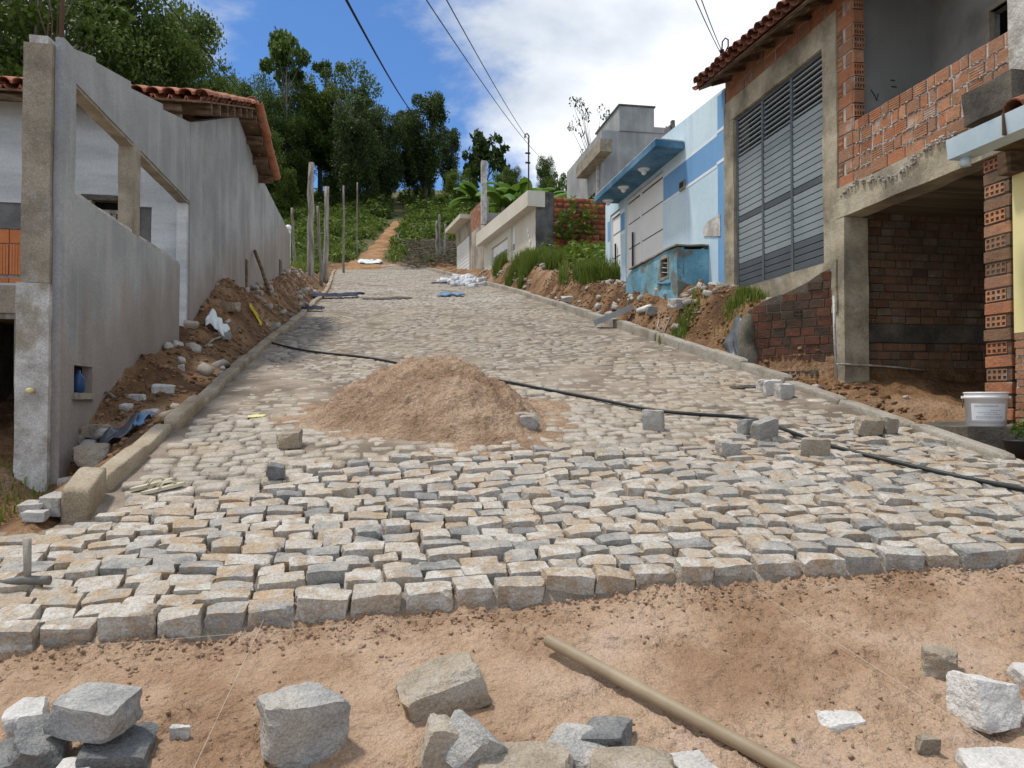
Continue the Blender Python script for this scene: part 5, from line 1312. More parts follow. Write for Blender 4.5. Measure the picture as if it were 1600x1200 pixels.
for k, (u, D_, v) in enumerate(((800, 52, 262), (824, 50, 268), (846, 52, 270), (868, 46, 282), (892, 45, 276), (912, 44, 270), (930, 43, 262), (786, 50, 270), (746, 56, 268), (920, 47, 256))):
    p = PD(u, v, D_); zb = float(soil(p.x, p.y, False)); H = p.z - zb; s = max(.7, min(1.6, H / 3.2)); zb = p.z - 3.0 * s
    o = thing('banana_plant', 'banana plant with broad leaves ' + bl[k], 'banana plant', (p.x, p.y, zb), (0, 0, k * 1.7), 'banana plants above the cream house')
    link('leaf_crown', ban[k % 3], o, scl=(s, s, s)); link('stem', bstem, o, scl=(s, s, s))
# undergrowth of the slope: mounds of leaves
rs = np.random.RandomState(9); CV, CR = [], []
def trail_clear(x, y):
    return np.abs(x - np.interp(y, tc[:, 1], tc[:, 0])) > np.interp(y, tc[:, 1], tc[:, 2]) * .5 + .35
def mound_field(n, xr, yr, size, hgt, per, leafsz, cond, seed, low=.3):
    r = np.random.RandomState(seed); out, rn = [], []
    x = r.uniform(*xr, n); y = r.uniform(*yr, n); ok = cond(x, y); x, y = x[ok], y[ok]; z = soil(x, y, False)
    for a, b, c in zip(x, y, z):
        s = size * r.uniform(.5, 1.3); h = hgt * r.uniform(.4, 1.4)
        P = blob_points(r, per, (a, b, c + h * .35), (s, s, h), .5); out.append(P[P[:, 2] > c - .05]); rn.append(np.clip(r.normal(r.uniform(low, .85), .18, (P[:, 2] > c - .05).sum()), 0, .999))
    C = np.concatenate(out); V, F = leaves(r, C, None, leafsz); return V, F, np.concatenate(rn)
def und(x, y):
    Dd = y * CY + x * SY; xx = x - lane_shift(y)
    house = (x > 4.0) & (x < 14) & (y < 47)
    brush = (x > 1.4) & (x < 6.2) & (y > 50) & (y < 62)
    return trail_clear(x, y) & ~house & ~brush & ~((Dd < 53.5) & (xx > -2.9) & (xx < 6.0)) & ~((x > -9.5) & (x < -2.2) & (y < 24.5))
V1, F1, R1 = mound_field(3600, (-30, 24), (24.6, 104), .9, .6, 70, .19, und, 11)
props(link('undergrowth', mesh('undergrowth', V1, F1, m_leaf_lt, False, R1)), 'dense green weeds and shrubs covering the slope', 'undergrowth', kind='stuff')
Vb, Fb, Rb = mound_field(150, (-22, 12), (74, 98), .75, 1.3, 110, .20, lambda x, y: und(x, y), 12)
props(link('shrub_thicket', mesh('shrub_thicket', Vb, Fb, m_leaf, False, Rb)), 'taller leafy thicket beside the trail', 'undergrowth', kind='stuff')
# felled brush right of the trail
def twigs(n, xf, yf, L, r0, seed, hz=.5):
    r = np.random.RandomState(seed); V, F, R = [], [], []
    for k in range(n):
        x, y = xf(r), yf(r); z = float(soil(x, y, False)) + r.uniform(0, hz); a = r.uniform(0, 6.28); l = L * r.uniform(.4, 1.3); e = r.uniform(-.1, .6)
        p0 = Vector((x, y, z)); p1 = p0 + Vector((math.cos(a) * l, math.sin(a) * l, math.sin(e) * l * .5)); s_ = Vector((-math.sin(a), math.cos(a), 0)) * r0; u_ = Vector((0, 0, r0))
        b = len(V); V += [p0 - s_, p0 + s_, p0 + u_ * 1.6, p1]; F += [(b, b + 1, b + 3), (b + 1, b + 2, b + 3), (b + 2, b, b + 3)]; R += [r.uniform()] * 3
    return V, F, R
Vt, Ft, Rt = twigs(1300, lambda r: r.uniform(1.5, 6.2), lambda r: r.uniform(50.5, 61.5), .9, .028, 21, .35)
props(link('cut_brush', mesh('cut_brush', Vt, np.array(Ft), m_dry, False, Rt)), 'heap of cut dry brush right of the orange trail', 'brush', kind='stuff')
# grass
def grass(name, label, pts, h, wd, seed, mat, parent=None, lean=.45, cat='grass'):
    r = np.random.RandomState(seed); n = len(pts); a = r.uniform(0, 6.28, n); hh = (h * r.uniform(.35, 1.25, n))[:, None]
    d = np.stack([np.cos(a), np.sin(a), np.zeros(n)], 1); sd2 = np.stack([-np.sin(a), np.cos(a), np.zeros(n)], 1) * (wd * r.uniform(.6, 1.3, n))[:, None]
    up_ = np.array([0, 0, 1.]); le = (lean * r.uniform(0, 1.4, n))[:, None]
    m_ = pts + up_ * hh * .6 + d * hh * le * .3; t = pts + up_ * hh * (1 - .25 * le) + d * hh * le
    V = np.stack([pts - sd2, pts + sd2, m_ + sd2 * .7, m_ - sd2 * .7, t], 1).reshape(-1, 3); k = np.arange(n) * 5
    me = bpy.data.meshes.new(name); F = np.stack([k, k + 1, k + 2, k + 3], 1); T = np.stack([k + 3, k + 2, k + 4, k + 4], 1)
    fl = np.concatenate([F.ravel(), np.stack([k + 3, k + 2, k + 4], 1).ravel()]).astype(np.int32)
    tot = np.concatenate([np.full(n, 4), np.full(n, 3)]).astype(np.int32); st = np.concatenate([[0], np.cumsum(tot)[:-1]]).astype(np.int32)
    me.vertices.add(len(V)); me.vertices.foreach_set('co', V.astype(np.float32).ravel()); me.loops.add(len(fl)); me.loops.foreach_set('vertex_index', fl)
    me.polygons.add(2 * n); me.polygons.foreach_set('loop_start', st); me.polygons.foreach_set('loop_total', tot); me.update(calc_edges=True)
    me.materials.append(mat); at = me.attributes.new('rnd', 'FLOAT', 'FACE'); rr = np.clip(r.normal(.5, .25, n), 0, .999); at.data.foreach_set('value', np.concatenate([rr, rr]).astype(np.float32))
    return props(link(name, me, parent), label, cat, kind='stuff')
def scatter(n, xr, yr, seed, cond=None, clump=0):
    r = np.random.RandomState(seed); x = r.uniform(*xr, n); y = r.uniform(*yr, n)
    if clump: k = fbm(x * clump, y * clump, 0, 3, seed) > -.05; x, y = x[k], y[k]
    if cond is not None: k = cond(x, y); x, y = x[k], y[k]
    return np.stack([x, y, soil(x, y) - .02], 1)
inb = lambda x, y: (x - lane_shift(y) > KR + .42 + .25 * vn(x * 1.1, y * .9)) & ((x > 4.9) | (y > 19.5))
grass('bank_grass', 'tall green grass on the bank below the cream house', scatter(130000, (3.2, 8.6), (16.6, 33), 31, lambda x, y: inb(x, y) & ((x < 5.3 - (y - 26) * .14) | (y < 26.4)) & (y < 31), .5), .55, .014, 31, m_grass)
Vg, Fg, Rg = mound_field(120, (5.6, 8.4), (18.9, 25.9), .45, .5, 120, .10, lambda x, y: inb(x, y), 33)
props(link('bank_weeds', mesh('bank_weeds', Vg, Fg, m_leaf_lt, False, Rg)), 'leafy weeds growing among the bank grass', 'weeds', kind='stuff')
grass('slope_grass', 'long grass on the slope beside the orange trail', scatter(80000, (-20, 4), (46, 84), 35, lambda x, y: trail_clear(x, y) & (y * CY + x * SY > 52.5) & ~((x > 1.6) & (x < 6) & (y < 61) & (fbm(x, y) < .25)), .25), .6, .03, 35, m_grass)
grass('verge_grass', 'grass among the leaning poles left of the lane', scatter(16000, (-8, -2.6), (23.5, 48), 37, lambda x, y: (x - lane_shift(y) < KL - .8), .5), .45, .02, 37, m_grass)
pg = PX(1172, 468, 5.1); 
def tuft(name, label, c, rad, n, h, seed, w=.006):
    r = np.random.RandomState(seed); q_ = r.normal(size=(n, 2)) * rad; P = np.stack([c[0] + q_[:, 0], c[1] + q_[:, 1], np.zeros(n)], 1); P[:, 2] = soil(P[:, 0], P[:, 1]) - .01
    return grass(name, label, P, h, w, seed, m_grass, cat='grass tuft')
tuft('grass_tuft', 'bright green grass tuft beside the steel gate threshold', (5.02, 10.0), .13, 900, .20, 41)
tuft('grass_tuft', 'small green weed in the soil behind the right kerb', (PG(1066, 520, soil).x, PG(1066, 520, soil).y), .13, 350, .22, 42, .010)
tuft('grass_tuft', 'thin grass at the foot of the corner pillar', (-2.9, 6.5), .2, 300, .12, 43)
# climbing stems over the brick side wall
Vc, Fc, Rc = mound_field(8, (6.2, 8.2), (25.6, 26.4), .25, .9, 60, .12, lambda x, y: x > 0, 45)
props(link('climbing_weeds', mesh('climbing_weeds', Vc + np.array([0, 0, .9]), Fc, m_leaf_lt, False, Rc)), 'weeds climbing the brick side wall', 'weeds', kind='stuff')
# ------------------------------------------------------------------ loose stones
def loose_me(seed, mat, n=9, jit=.10, chips=10, amp=.08, expo=24, chd=(.46, .62)):
    me = mesh('loose_stone', stone_verts(n, seed, expo, jit, amp, chips, chd, 2.1, .05), CG[n][1], mat, True); me.set_sharp_from_angle(angle=math.radians(24)); return me
def lstone(u0, v0, u1, v1, mat, label, depth=.16, rz=0.0, tx=0.0, ty=0.0, f=sand_z, seed=None, sink=.015, lift=0.0, hfac=1.0, group='loose paving stones lying about', name='loose_stone', gv=None):
    """stone filling the picture box u0..u1, v0..v1 with its foot on surface f"""
    p = PG((u0 + u1) / 2, gv or v1, f); D = p.x * SY + p.y * CY
    if gv: q_ = PD((u0 + u1) / 2, v1, D); lift += q_.z - p.z
    k = D / 1200; w = (u1 - u0) * k; h = (v1 - v0) * k * hfac
    el = math.atan(((v0 + v1) / 2 - 625) / 1200)
    hz = max(.05, h * math.cos(el) - depth * abs(math.sin(el)) * .8)
    c = abs(math.cos(rz)); s_ = abs(math.sin(rz)); wx = max(.06, (w - depth * s_ * .9) / max(.6, c))
    seed = seed or int(u0 * 7 + v0)
    d = (Vector((p.x, p.y, 0))).normalized()
    x, y = p.x + d.x * depth * .42, p.y + d.y * depth * .42
    z = float(f(x, y)) + hz / 2 - sink + lift
    o = link(name, loose_me(seed, mat), None, loc=(x, y, z), rot=(gy_slope * .6 + tx, ty, rz - YAW), scl=(wx, depth, hz))
    return props(o, label, 'stone', group)
R_ = math.radians
G1 = 'loose granite stones on the sand in front'
lstone(122, 1120, 242, 1202, m_loose_dark, 'dark grey granite block under the tan block at bottom left', .20, .25, seed=11, group=G1)
a_ = lstone(2, 1112, 120, 1206, m_loose_dark, 'dark pointed granite block at the bottom left corner', .22, .5, .1, .35, seed=12, group=G1)
lstone(78, 1052, 224, 1136, m_loose, 'tan and grey granite block lying on top of two others at bottom left', .17, -.25, 0, .03, seed=13, group=G1, sink=.035, gv=1196)
lstone(6, 1090, 80, 1150, m_loose_white, 'pale rounded granite stone behind the dark pointed block', .15, .4, seed=14, group=G1)
lstone(-30, 1150, 45, 1225, m_loose_dark, 'blackish stone cut by the left edge at the bottom', .16, .2, seed=15, group=G1)
lstone(78, 1183, 145, 1240, m_loose_white, 'small pale stone at the bottom edge beside the dark pointed block', .12, .3, seed=16, group=G1)
lstone(405, 1072, 540, 1204, m_loose, 'big upright grey granite cube standing alone on the sand', .16, .62, .02, 0, seed=17, group=G1, hfac=1.05)
lstone(622, 1030, 764, 1116, m_loose_brown, 'yellowish granite block tipped up on its edge in the middle of the sand', .17, .38, .12, -.22, seed=18, group=G1)
lstone(657, 1112, 722, 1215, m_loose_brown, 'tan stone standing on end beside the grey pointed one', .13, .2, -.2, .28, seed=19, group=G1)
lstone(678, 1108, 788, 1222, m_loose, 'grey pointed stone leaning in the bottom centre pile', .17, .78, .15, .62, seed=20, group=G1)
lstone(752, 1160, 890, 1240, m_loose_brown, 'brown rectangular stone at the bottom centre edge', .16, .03, seed=21, group=G1)
lstone(903, 1117, 990, 1178, m_loose_dark, 'small dark stone behind the grey wedge in the bottom pile', .15, -.3, seed=22, group=G1)
lstone(850, 1134, 958, 1212, m_loose, 'flat grey wedge stone in the bottom centre pile', .20, -.35, .1, .12, seed=23, group=G1)
lstone(922, 1160, 1064, 1240, m_loose_brown, 'long brown stone at the bottom edge left of the wooden pole', .16, -.05, seed=24, group=G1)
lstone(1050, 1174, 1124, 1230, m_loose_white, 'pale stone at the bottom edge touching the wooden pole', .14, .2, seed=25, group=G1)
lstone(1282, 1113, 1348, 1142, m_loose_white, 'flat white stone half buried in the sand', .10, .0, seed=26, group=G1, sink=.035)
lstone(1434, 1002, 1502, 1062, m_loose_brown, 'brown granite cube on the sand at the right', .13, -.45, seed=27, group=G1)
lstone(1495, 1046, 1572, 1150, m_loose_white, 'tall white granite block near the right edge', .17, .18, -.3, .08, seed=28, group=G1)
lstone(1500, 1176, 1622, 1250, m_loose_white, 'white stone at the bottom right corner', .18, -.2, seed=29, group=G1)
lstone(1588, 1024, 1630, 1084, m_loose_white, 'pale stone cut off by the right edge beside the white block', .14, 0, seed=30, group=G1)
lstone(1588, 1104, 1640, 1140, m_loose, 'grey stone cut off by the right edge below the other', .14, 0, seed=31, group=G1)
lstone(788, 1132 - 0, 802, 1140, m_loose_white, 'tiny white chip on the sand right of the pointed stone', .02, seed=32, group=G1) if False else None
lstone(277, 1135, 287, 1158, m_loose_white, 'tiny white chip standing in the sand left of the cube', .02, seed=33, group=G1, sink=.004)
lstone(1436, 1156, 1460, 1178, m_loose_brown, 'small round pebble between the white blocks', .04, seed=34, group=G1, sink=.006)
G2 = 'loose granite stones on the paving'
rdz = lambda x, y: road_z(x, y)
def rs_(u0, v0, u1, v1, mat, label, depth=.11, rz=0., tx=0., ty=0., seed=None, sink=.008): return lstone(u0, v0, u1, v1, mat, label, depth, rz, tx, ty, rdz, seed, sink, group=G2)
rs_(432, 674, 473, 702, m_loose_brown, 'tan stone at the left foot of the sand heap', .13, .25, 0, -.12, 41)
rs_(418, 725, 446, 751, m_loose_dark, 'small dark cube on the setts below the tan stone', .10, .1, 0, .1, 42)
rs_(804, 645, 838, 672, m_loose_brown, 'tan stone half hidden behind the upright cube beside the sand heap', .10, -.1, 0, 0, 43)
rs_(811, 650, 840, 677, m_loose, 'upright grey cube at the right foot of the sand heap', .08, .1, 0, 0, 44)
rs_(1003, 641, 1040, 674, m_loose, 'grey cube alone on the paving right of the sand heap', .11, -.45, 0, .08, 45)
rs_(1155, 655, 1180, 680, m_loose, 'smaller grey stone touching a larger one by the hose', .10, .3, 0, 0, 46)
rs_(1171, 654, 1219, 687, m_loose, 'larger pale grey stone tipped beside the black hose', .12, .5, .1, -.25, 47)
rs_(1252, 683, 1298, 715, m_loose_brown, 'two toned square stone in front of the black hose', .12, -.25, 0, 0, 48)
rs_(1337, 652, 1378, 682, m_loose_brown, 'orange topped stone beside the right kerb', .12, .05, 0, 0, 49)
rs_(1370, 652, 1402, 680, m_kerb_grey, 'grey concrete lump against the right kerb', .14, .3, 0, 0, 50)
rs_(1184, 593, 1202, 611, m_loose_white, 'left one of three pale stones in a row by the right kerb', .11, .1, 0, 0, 51)
rs_(1193, 594, 1222, 618, m_loose_white, 'middle one of three pale stones in a row by the right kerb', .10, -.2, 0, 0, 52)
rs_(1210, 599, 1242, 624, m_loose_white, 'right one of three pale stones in a row by the right kerb', .12, .3, 0, 0, 53)
rs_(1121, 690, 1155, 712, m_loose, 'grey stone half sunk among the setts above the fresh paving', .12, .1, 0, 0, 54)
rs_(35, 782, 70, 808, m_loose, 'upper left of the grey stones at the foot of the corner pillar', .12, .1, 0, 0, 55)
rs_(38, 795, 74, 814, m_loose_white, 'small pale stone in front of the corner pillar', .10, .2, 0, 0, 56)
rs_(70, 770, 108, 804, m_loose, 'squarish pale grey block in front of the first kerb stone', .13, -.15, 0, 0, 57)
rs_(940, 462, 955, 470, m_loose_white, 'pale broken stone on the right kerb in front of the soil', .12, .1, seed=58)

# ------------------------------------------------------------------ heap of building sand
hc = PG(672, 668, rdz); hx, hy = hc.x + .10, hc.y + .45
def heap(x, y):
    dx, dy = (x - hx), (y - hy)
    a = np.arctan2(dy, dx); rr = np.sqrt((dx / np.where(dx < 0, 1.12, 1.0)) ** 2 + (dy / .95) ** 2) * (1 + .10 * np.sin(a * 2 + .4) + .06 * np.sin(a * 3 + 2))
    h = .56 * np.clip(1 - rr, -.3, 1) ** 1.0
    h = np.where(rr < 1, .62 * .92 * ((1 - rr ** 1.25) - .10 * np.exp(-(rr / .22) ** 2)), -.3 * (rr - 1))
    sk = .10 * np.exp(-(((dx - .95) / .35) ** 2 + ((dy - .25) / .3) ** 2)) + .10 * np.exp(-(((dx + .72) / .4) ** 2 + ((dy + .25) / .3) ** 2))
    spill = .032 * np.clip(1.5 - rr, 0, .5) / .5 + .035 * fbm(x * 4.5, y * 4.5, 0, 4, 75) - .017
    n = .075 * fbm(x * 3.5, y * 3.5, 0, 3, 71) + .05 * fbm(x * 13, y * 13, 0, 4, 72) + .05 * np.maximum(0, fbm(x * 32, y * 32, 0, 3, 73))
    return road_z(x, y) + np.maximum(np.maximum(h, sk - .03), spill) + n * np.clip((h + sk) * 7, 0, 1) - .012
hxs = np.arange(hx - 1.65, hx + 1.7, .014); hys = np.arange(hy - 1.35, hy + 1.4, .014)
me = grid_mesh('sand_heap', hxs, hys, heap, m_pile)
bm = bmesh.new(); bm.from_mesh(me)
bmesh.ops.delete(bm, geom=[v for v in bm.verts if v.co.z < plane_z(v.co.x, v.co.y) - .035], context='VERTS'); bm.to_mesh(me); bm.free()
props(link('sand_heap', me), 'conical heap of pinkish building sand in the middle of the paved lane', 'sand heap')

# ------------------------------------------------------------------ hose, strings, pole, hammer, slippers
m_hose = M('black_hose', [(.02, .022, .024), (.035, .038, .04)], rgh=.45, bump=.1)
m_string = M('white_string', [(.55, .50, .42)], bump=0)
hp = [(372, 500), (388, 517), (412, 530), (446, 541), (480, 548), (520, 553), (560, 557), (600, 563), (634, 570), (680, 578), (740, 588), (800, 598), (850, 608), (900, 617), (950, 627), (1000, 637), (1050, 644), (1100, 648), (1160, 652), (1195, 660), (1230, 673), (1300, 697), (1400, 722), (1500, 745), (1560, 757), (1640, 772)]
pts = []
for i, (u, v) in enumerate(hp):
    p = PG(u, v, lambda x, y: road_z(x, y) + .02); pts.append(Vector((p.x, p.y, p.z + (0.14 if i == 0 else .10 if i == 1 else 0))))
sp = []
for i in range(len(pts) - 1):
    p0, p1, p2, p3 = pts[max(0, i - 1)], pts[i], pts[i + 1], pts[min(len(pts) - 1, i + 2)]
    for k in range(6):
        t = k / 6; sp.append(.5 * ((2 * p1) + (p2 - p0) * t + (2 * p0 - 5 * p1 + 4 * p2 - p3) * t * t + (3 * p1 - p0 - 3 * p2 + p3) * t ** 3))
def sheap(p):
    hz = float(heap(np.array(p.x), np.array(p.y))); return p
props(tube('hose', sp, .0155, m_hose, None, 8), 'long black hose lying across the lane behind the sand heap', 'hose')
def string(pts, label):
    P = [PG(u, v, lambda x, y: sand_z(x, y) + .035) for u, v in pts]
    a, b = P[0], P[-1]; L = [a.lerp(b, t) for t in np.linspace(0, 1, 9)]
    for q_ in L[1:-1]: q_.z = max(q_.z, float(sand_z(q_.x, q_.y)) + .012)
    props(tube('string_line', L, .0008, m_string, None, 5), label, 'string')
string([(120, 1010), (1640, 890)], 'thin guide string stretched along the front row of setts')
string([(412, 968), (296, 1215)], 'thin guide string running down the sand at the left')
string([(1165, 912), (1612, 1200)], 'thin guide string running down the sand at the right')
# wooden pole: its near end lies on the sand, the far end is slightly raised on a buried stone
m_pole = M('handled_pole_wood', [(.20, .145, .085), (.27, .205, .13), (.32, .25, .165)], scale=1.4, rgh=.55, bump=.15, bscale=40, stretch=(1, 1, 1), stain=(.15, .11, .07), sscale=2, samt=.4, spec=.35)
pa_ = PG(856, 1000, lambda x, y: sand_z(x, y) + .055); pb_ = PG(1232, 1196, lambda x, y: sand_z(x, y) + .024)
dp = (pb_ - pa_); pe = pb_ + dp * .55; pe.z = float(sand_z(pe.x, pe.y)) + .024 if pe.y > .9 else pb_.z + dp.z * .55
dn_ = dp.normalized()
N_ = 14; pl_ = [pa_ - dn_ * .004, pa_ - dn_ * .001] + [pa_.lerp(pe, t) for t in np.linspace(0.003, 1, N_)]
props(tube('wooden_pole', pl_, [.017, .0235] + [.0245] * N_, m_pole, None, 20), 'round brown wooden pole lying diagonally on the sand at the front', 'pole')
# paver's hammer at the left edge
hm = PG(47, 918, rdz); ho = thing('paving_hammer', "paver's hammer lying at the left edge with its short handle pointing up", 'hammer', (hm.x, hm.y, hm.z + .02), (0, 0, -YAW))
m_iron = M('worn_iron', [(.10, .095, .085), (.17, .155, .135)], scale=6, rgh=.5, bump=.5, bscale=60, spec=.5)
tube('hammer_head', [(-.16, .02, -.01), (-.10, .01, .004), (-.03, 0, .012), (.04, 0, .012), (.085, 0, .012)], [.006, .014, .021, .020, .021], m_iron, ho, 12)
tube('hammer_handle', [(-.012, 0, .0), (-.016, .005, .08), (-.022, .01, .19)], [.014, .0155, .017], m_wood_grey, ho, 12)
# rubber slippers
m_slip = M('cream_rubber', [(.48, .43, .30), (.58, .53, .40)], scale=4, rgh=.6, bump=.2)
def slipper(u, v, ang, label):
    p = PG(u, v, rdz); o = thing('slipper', label, 'slipper', (p.x, p.y, p.z + .012), (gy_slope, 0, ang), 'pair of rubber slippers')
    bm = B(); n = 20; out = []
    for k in range(n):
        a = 2 * math.pi * k / n; y_ = math.cos(a) * .13; w_ = .045 - .009 * math.cos(a * 1) * -1 - .010 * math.exp(-((y_ + .02) / .04) ** 2); out.append((math.sin(a) * w_, y_))
    prism(bm, out, 'z', 0, .018); bm_obj('sole', bm, m_slip, o)
    for s_ in (-1, 1): tube('strap', [(0, .075, .018), (s_ * .022, .05, .038), (s_ * .036, .0, .045), (s_ * .042, -.035, .015)], .006, m_slip, o, 6)
slipper(238, 762, -1.05, 'left one of the cream rubber slippers left on the paving')
slipper(256, 768, -1.15, 'right one of the cream rubber slippers left on the paving')

# ------------------------------------------------------------------ bucket on the ledge, pots
m_pail = M('white_plastic', [(.74, .74, .73), (.80, .80, .79)], rgh=.35, bump=0, spec=.5)
m_print = M('grey_label_print', [(.28, .30, .33)], bump=0); m_label = M('paper_label', [(.70, .72, .74)], bump=0)
bp_ = PY(1541, 664, 5.46); bz0 = 1.288; bk = thing('plastic_bucket', 'white plastic bucket with a printed label on the dark ledge', 'bucket', (bp_.x, bp_.y, bz0), (0, 0, -.52))
bm = B(); lathe(bm, [(.132, 0), (.138, .004), (.152, .22), (.160, .222), (.160, .245), (.154, .246), (.154, .262), (.160, .263), (.160, .275), (.146, .276), (.128, .02)], 32); bm_obj('pail_body', bm, m_pail, bk, True)
tube('carry_handle', [(-.162, 0, .235), (-.17, -.03, .20), (-.175, -.05, .15)], .004, m_rebar, bk, 6)
for s_ in (-1, 1):
    bm = B(); lathe(bm, [(.012, -.01), (.012, .01)], 10, (s_ * .165, 0, .235)); bm_obj('handle_ear', bm, m_pail, bk)
def curved(bmx, a0, a1, z0, z1, off, n=10):
    vs = []
    for k in range(n + 1):
        a = a0 + (a1 - a0) * k / n
        for z in (z0, z1): r_ = .138 + (.152 - .138) * z / .22 + off; vs.append(bmx.verts.new((r_ * math.sin(a), -r_ * math.cos(a), z)))
    for k in range(n): bmx.faces.new((vs[2 * k], vs[2 * k + 2], vs[2 * k + 3], vs[2 * k + 1]))
bm = B(); curved(bm, -.95, .85, .05, .185, .0015); bm_obj('paper_label', bm, m_label, bk, True)
bm = B(); rr = random.Random(3)
for z_, a0, a1 in ((.160, -.75, .35), (.128, .0, .5), (.112, -.6, .3), (.096, -.3, .5), (.078, -.7, .6), (.068, -.7, .6)):
    a = a0
    while a < a1: w_ = rr.uniform(.04, .12); curved(bm, a, a + w_, z_, z_ + (.008 if z_ > .15 else .004), .003, 2); a += w_ + .03
bm_obj('label_print', bm, m_print, bk)
bm = B(); curved(bm, -1.3, 1.3, .028, .033, .0012, 14); bm_obj('base_line', bm, m_print, bk)
pp = PY(1541, 700, 4.98); bm = B(); lathe(bm, [(.07, 0), (.085, .13), (.095, .135), (.095, .15), (.08, .15), (.06, .03)], 20, (4.72, 5.08, float(soil(4.72, 5.08)) - .02)); props(bm_obj('black_plant_pot', bm, m_black, None, True), 'black plastic plant pot on the ground under the bucket', 'plant pot')
bm = B(); pz_ = PY(1598, 706, 4.95); lathe(bm, [(.09, 0), (.12, .12), (.13, .125), (.13, .14), (.11, .14), (.08, .03)], 20, (pz_.x, pz_.y, pz_.z - .05))
po = thing('potted_plant', 'small green plant in a black pot beside the tiled corner of the yellow house', 'potted plant', (0, 0, 0)); bm_obj('pot', bm, m_black, po, True)
r_ = np.random.RandomState(4); V, F = leaves(r_, blob_points(r_, 60, (pz_.x, pz_.y, pz_.z + .16), (.09, .09, .08), .2), None, .035); link('leaves', mesh('leaves', V, F, m_leaf, False, r_.uniform(size=60)), po)

# ------------------------------------------------------------------ poles beyond the plastered wall
def pole(u, v0, v1, D, rad, label, mat=None, lean=0.0, group='weathered poles left of the lane', cat='pole', name='wooden_pole'):
    a = PD(u, v1, D); b = PD(u + lean, v0, D); a.z = min(a.z, float(soil(a.x, a.y))) - .1; n = 9
    r = random.Random(u); P = [a.lerp(b, t) + Vector((r.uniform(-1, 1), r.uniform(-1, 1), 0)) * rad * .35 for t in np.linspace(0, 1, n)]
    return props(tube(name, P, [rad * (1.15 - .3 * t + r.uniform(-.06, .06)) for t in np.linspace(0, 1, n)], mat or m_wood_grey, None, 9), label, cat, group)
pole(486, 254, 450, 27.5, .12, 'thickest and tallest weathered grey pole beside the left kerb')
pole(509, 292, 424, 31, .10, 'second weathered grey pole, right of the tallest one', lean=2)
pole(461, 325, 428, 29, .055, 'thin pale pole left of the tallest pole', m_bark_pale, -5)
pole(503, 322, 432, 27.8, .055, 'thin leaning brown pole between the two thick poles', m_bark_pale, -7)
pole(537, 290, 382, 44, .06, 'thin pole standing in the weeds right of the thick poles', m_bark_pale)
pole(558, 285, 330, 55, .06, 'short distant pole up the slope', m_bark_pale)
for k, (u, v0, v1) in enumerate(((683, 345, 360), (687, 335, 362), (695, 350, 362))):
    pole(u, v0, v1, 54, .09, ('left', 'middle, tallest', 'right')[k] + ' of three grey stumps above the cut brush', None, (-1, 0, 1)[k], 'three stumps above the brush', 'stump', 'stump')
lp = PD(452, 430, 24.6); lo = thing('lamp_post', 'thin pale post with a round white lamp at the end of the plastered wall', 'lamp post', (lp.x, lp.y, lp.z))
topz_ = PD(452, 360, 24.6).z - lp.z
tube('post', [(0, 0, -.6), (0, 0, topz_)], .035, m_white, lo, 8)
bm = B(); bmesh.ops.create_uvsphere(bm, u_segments=14, v_segments=8, radius=.10); bmesh.ops.translate(bm, vec=(-.04, 0, topz_ + .08), verts=bm.verts[:]); bm_obj('lamp_globe', bm, m_pail, lo, True)
a = PX(398, 392, WX + .05); b = PX(421, 452, WX + .45)
props(tube('leaning_plank_pole', [tuple(a), tuple(a.lerp(b, .5)), (b.x, b.y, b.z - .1)], .035, m_wood, None, 7), 'dark wooden pole leaning against the plastered wall', 'pole')
# service mast and wires
mast = PD(826, 300, 27.8); mz = PD(826, 216, 27.8).z
mo = thing('service_mast', 'thin curved top service mast rising above the cream house', 'mast', (mast.x, mast.y, mast.z - .6))
H_ = mz - mast.z + .6
tube('mast_pipe', [(0, 0, 0), (0, 0, H_ - .1), (.01, 0, H_ + .08), (-.05, 0, H_ + .17), (-.13, 0, H_ + .13), (-.14, 0, H_)], .028, m_rebar, mo, 8)
for dz in (.55, .9): tube('insulator', [(-.12, 0, H_ - dz), (.06, 0, H_ - dz)], .035, m_black, mo, 8)
m_wire = M('black_cable', [(.012, .012, .014)], bump=0)
def wire(a, b, sag, rad, label, n=26):
    P = [a.lerp(b, t) - Vector((0, 0, sag * 4 * t * (1 - t))) for t in np.linspace(0, 1, n)]
    props(tube('overhead_wire', P, rad, m_wire, None, 5), label, 'wire', 'overhead wires')
MT = PD(826, 226, 27.8)
wire(PD(640, -40, 9), MT, .10, .008, 'left one of two thin wires running to the curved mast')
wire(PD(676, -40, 9), MT + Vector((.05, 0, .1)), .10, .008, 'right one of two thin wires running to the curved mast')
wire(PD(520, -40, 8), PD(646, 178, 30), .12, .017, 'thick black cable crossing the blue sky above the trees')
wire(PD(646, 178, 30), PD(860, 330, 70), .3, .008, 'thin cable running on from the thick one into the trees')
wire(PD(240, -20, 10), PD(486, 256, 27.5), .15, .008, 'thin cable running down to the tallest weathered pole')
wire(MT, PD(900, 290, 70), .3, .008, 'thin cable running on behind the curved mast')
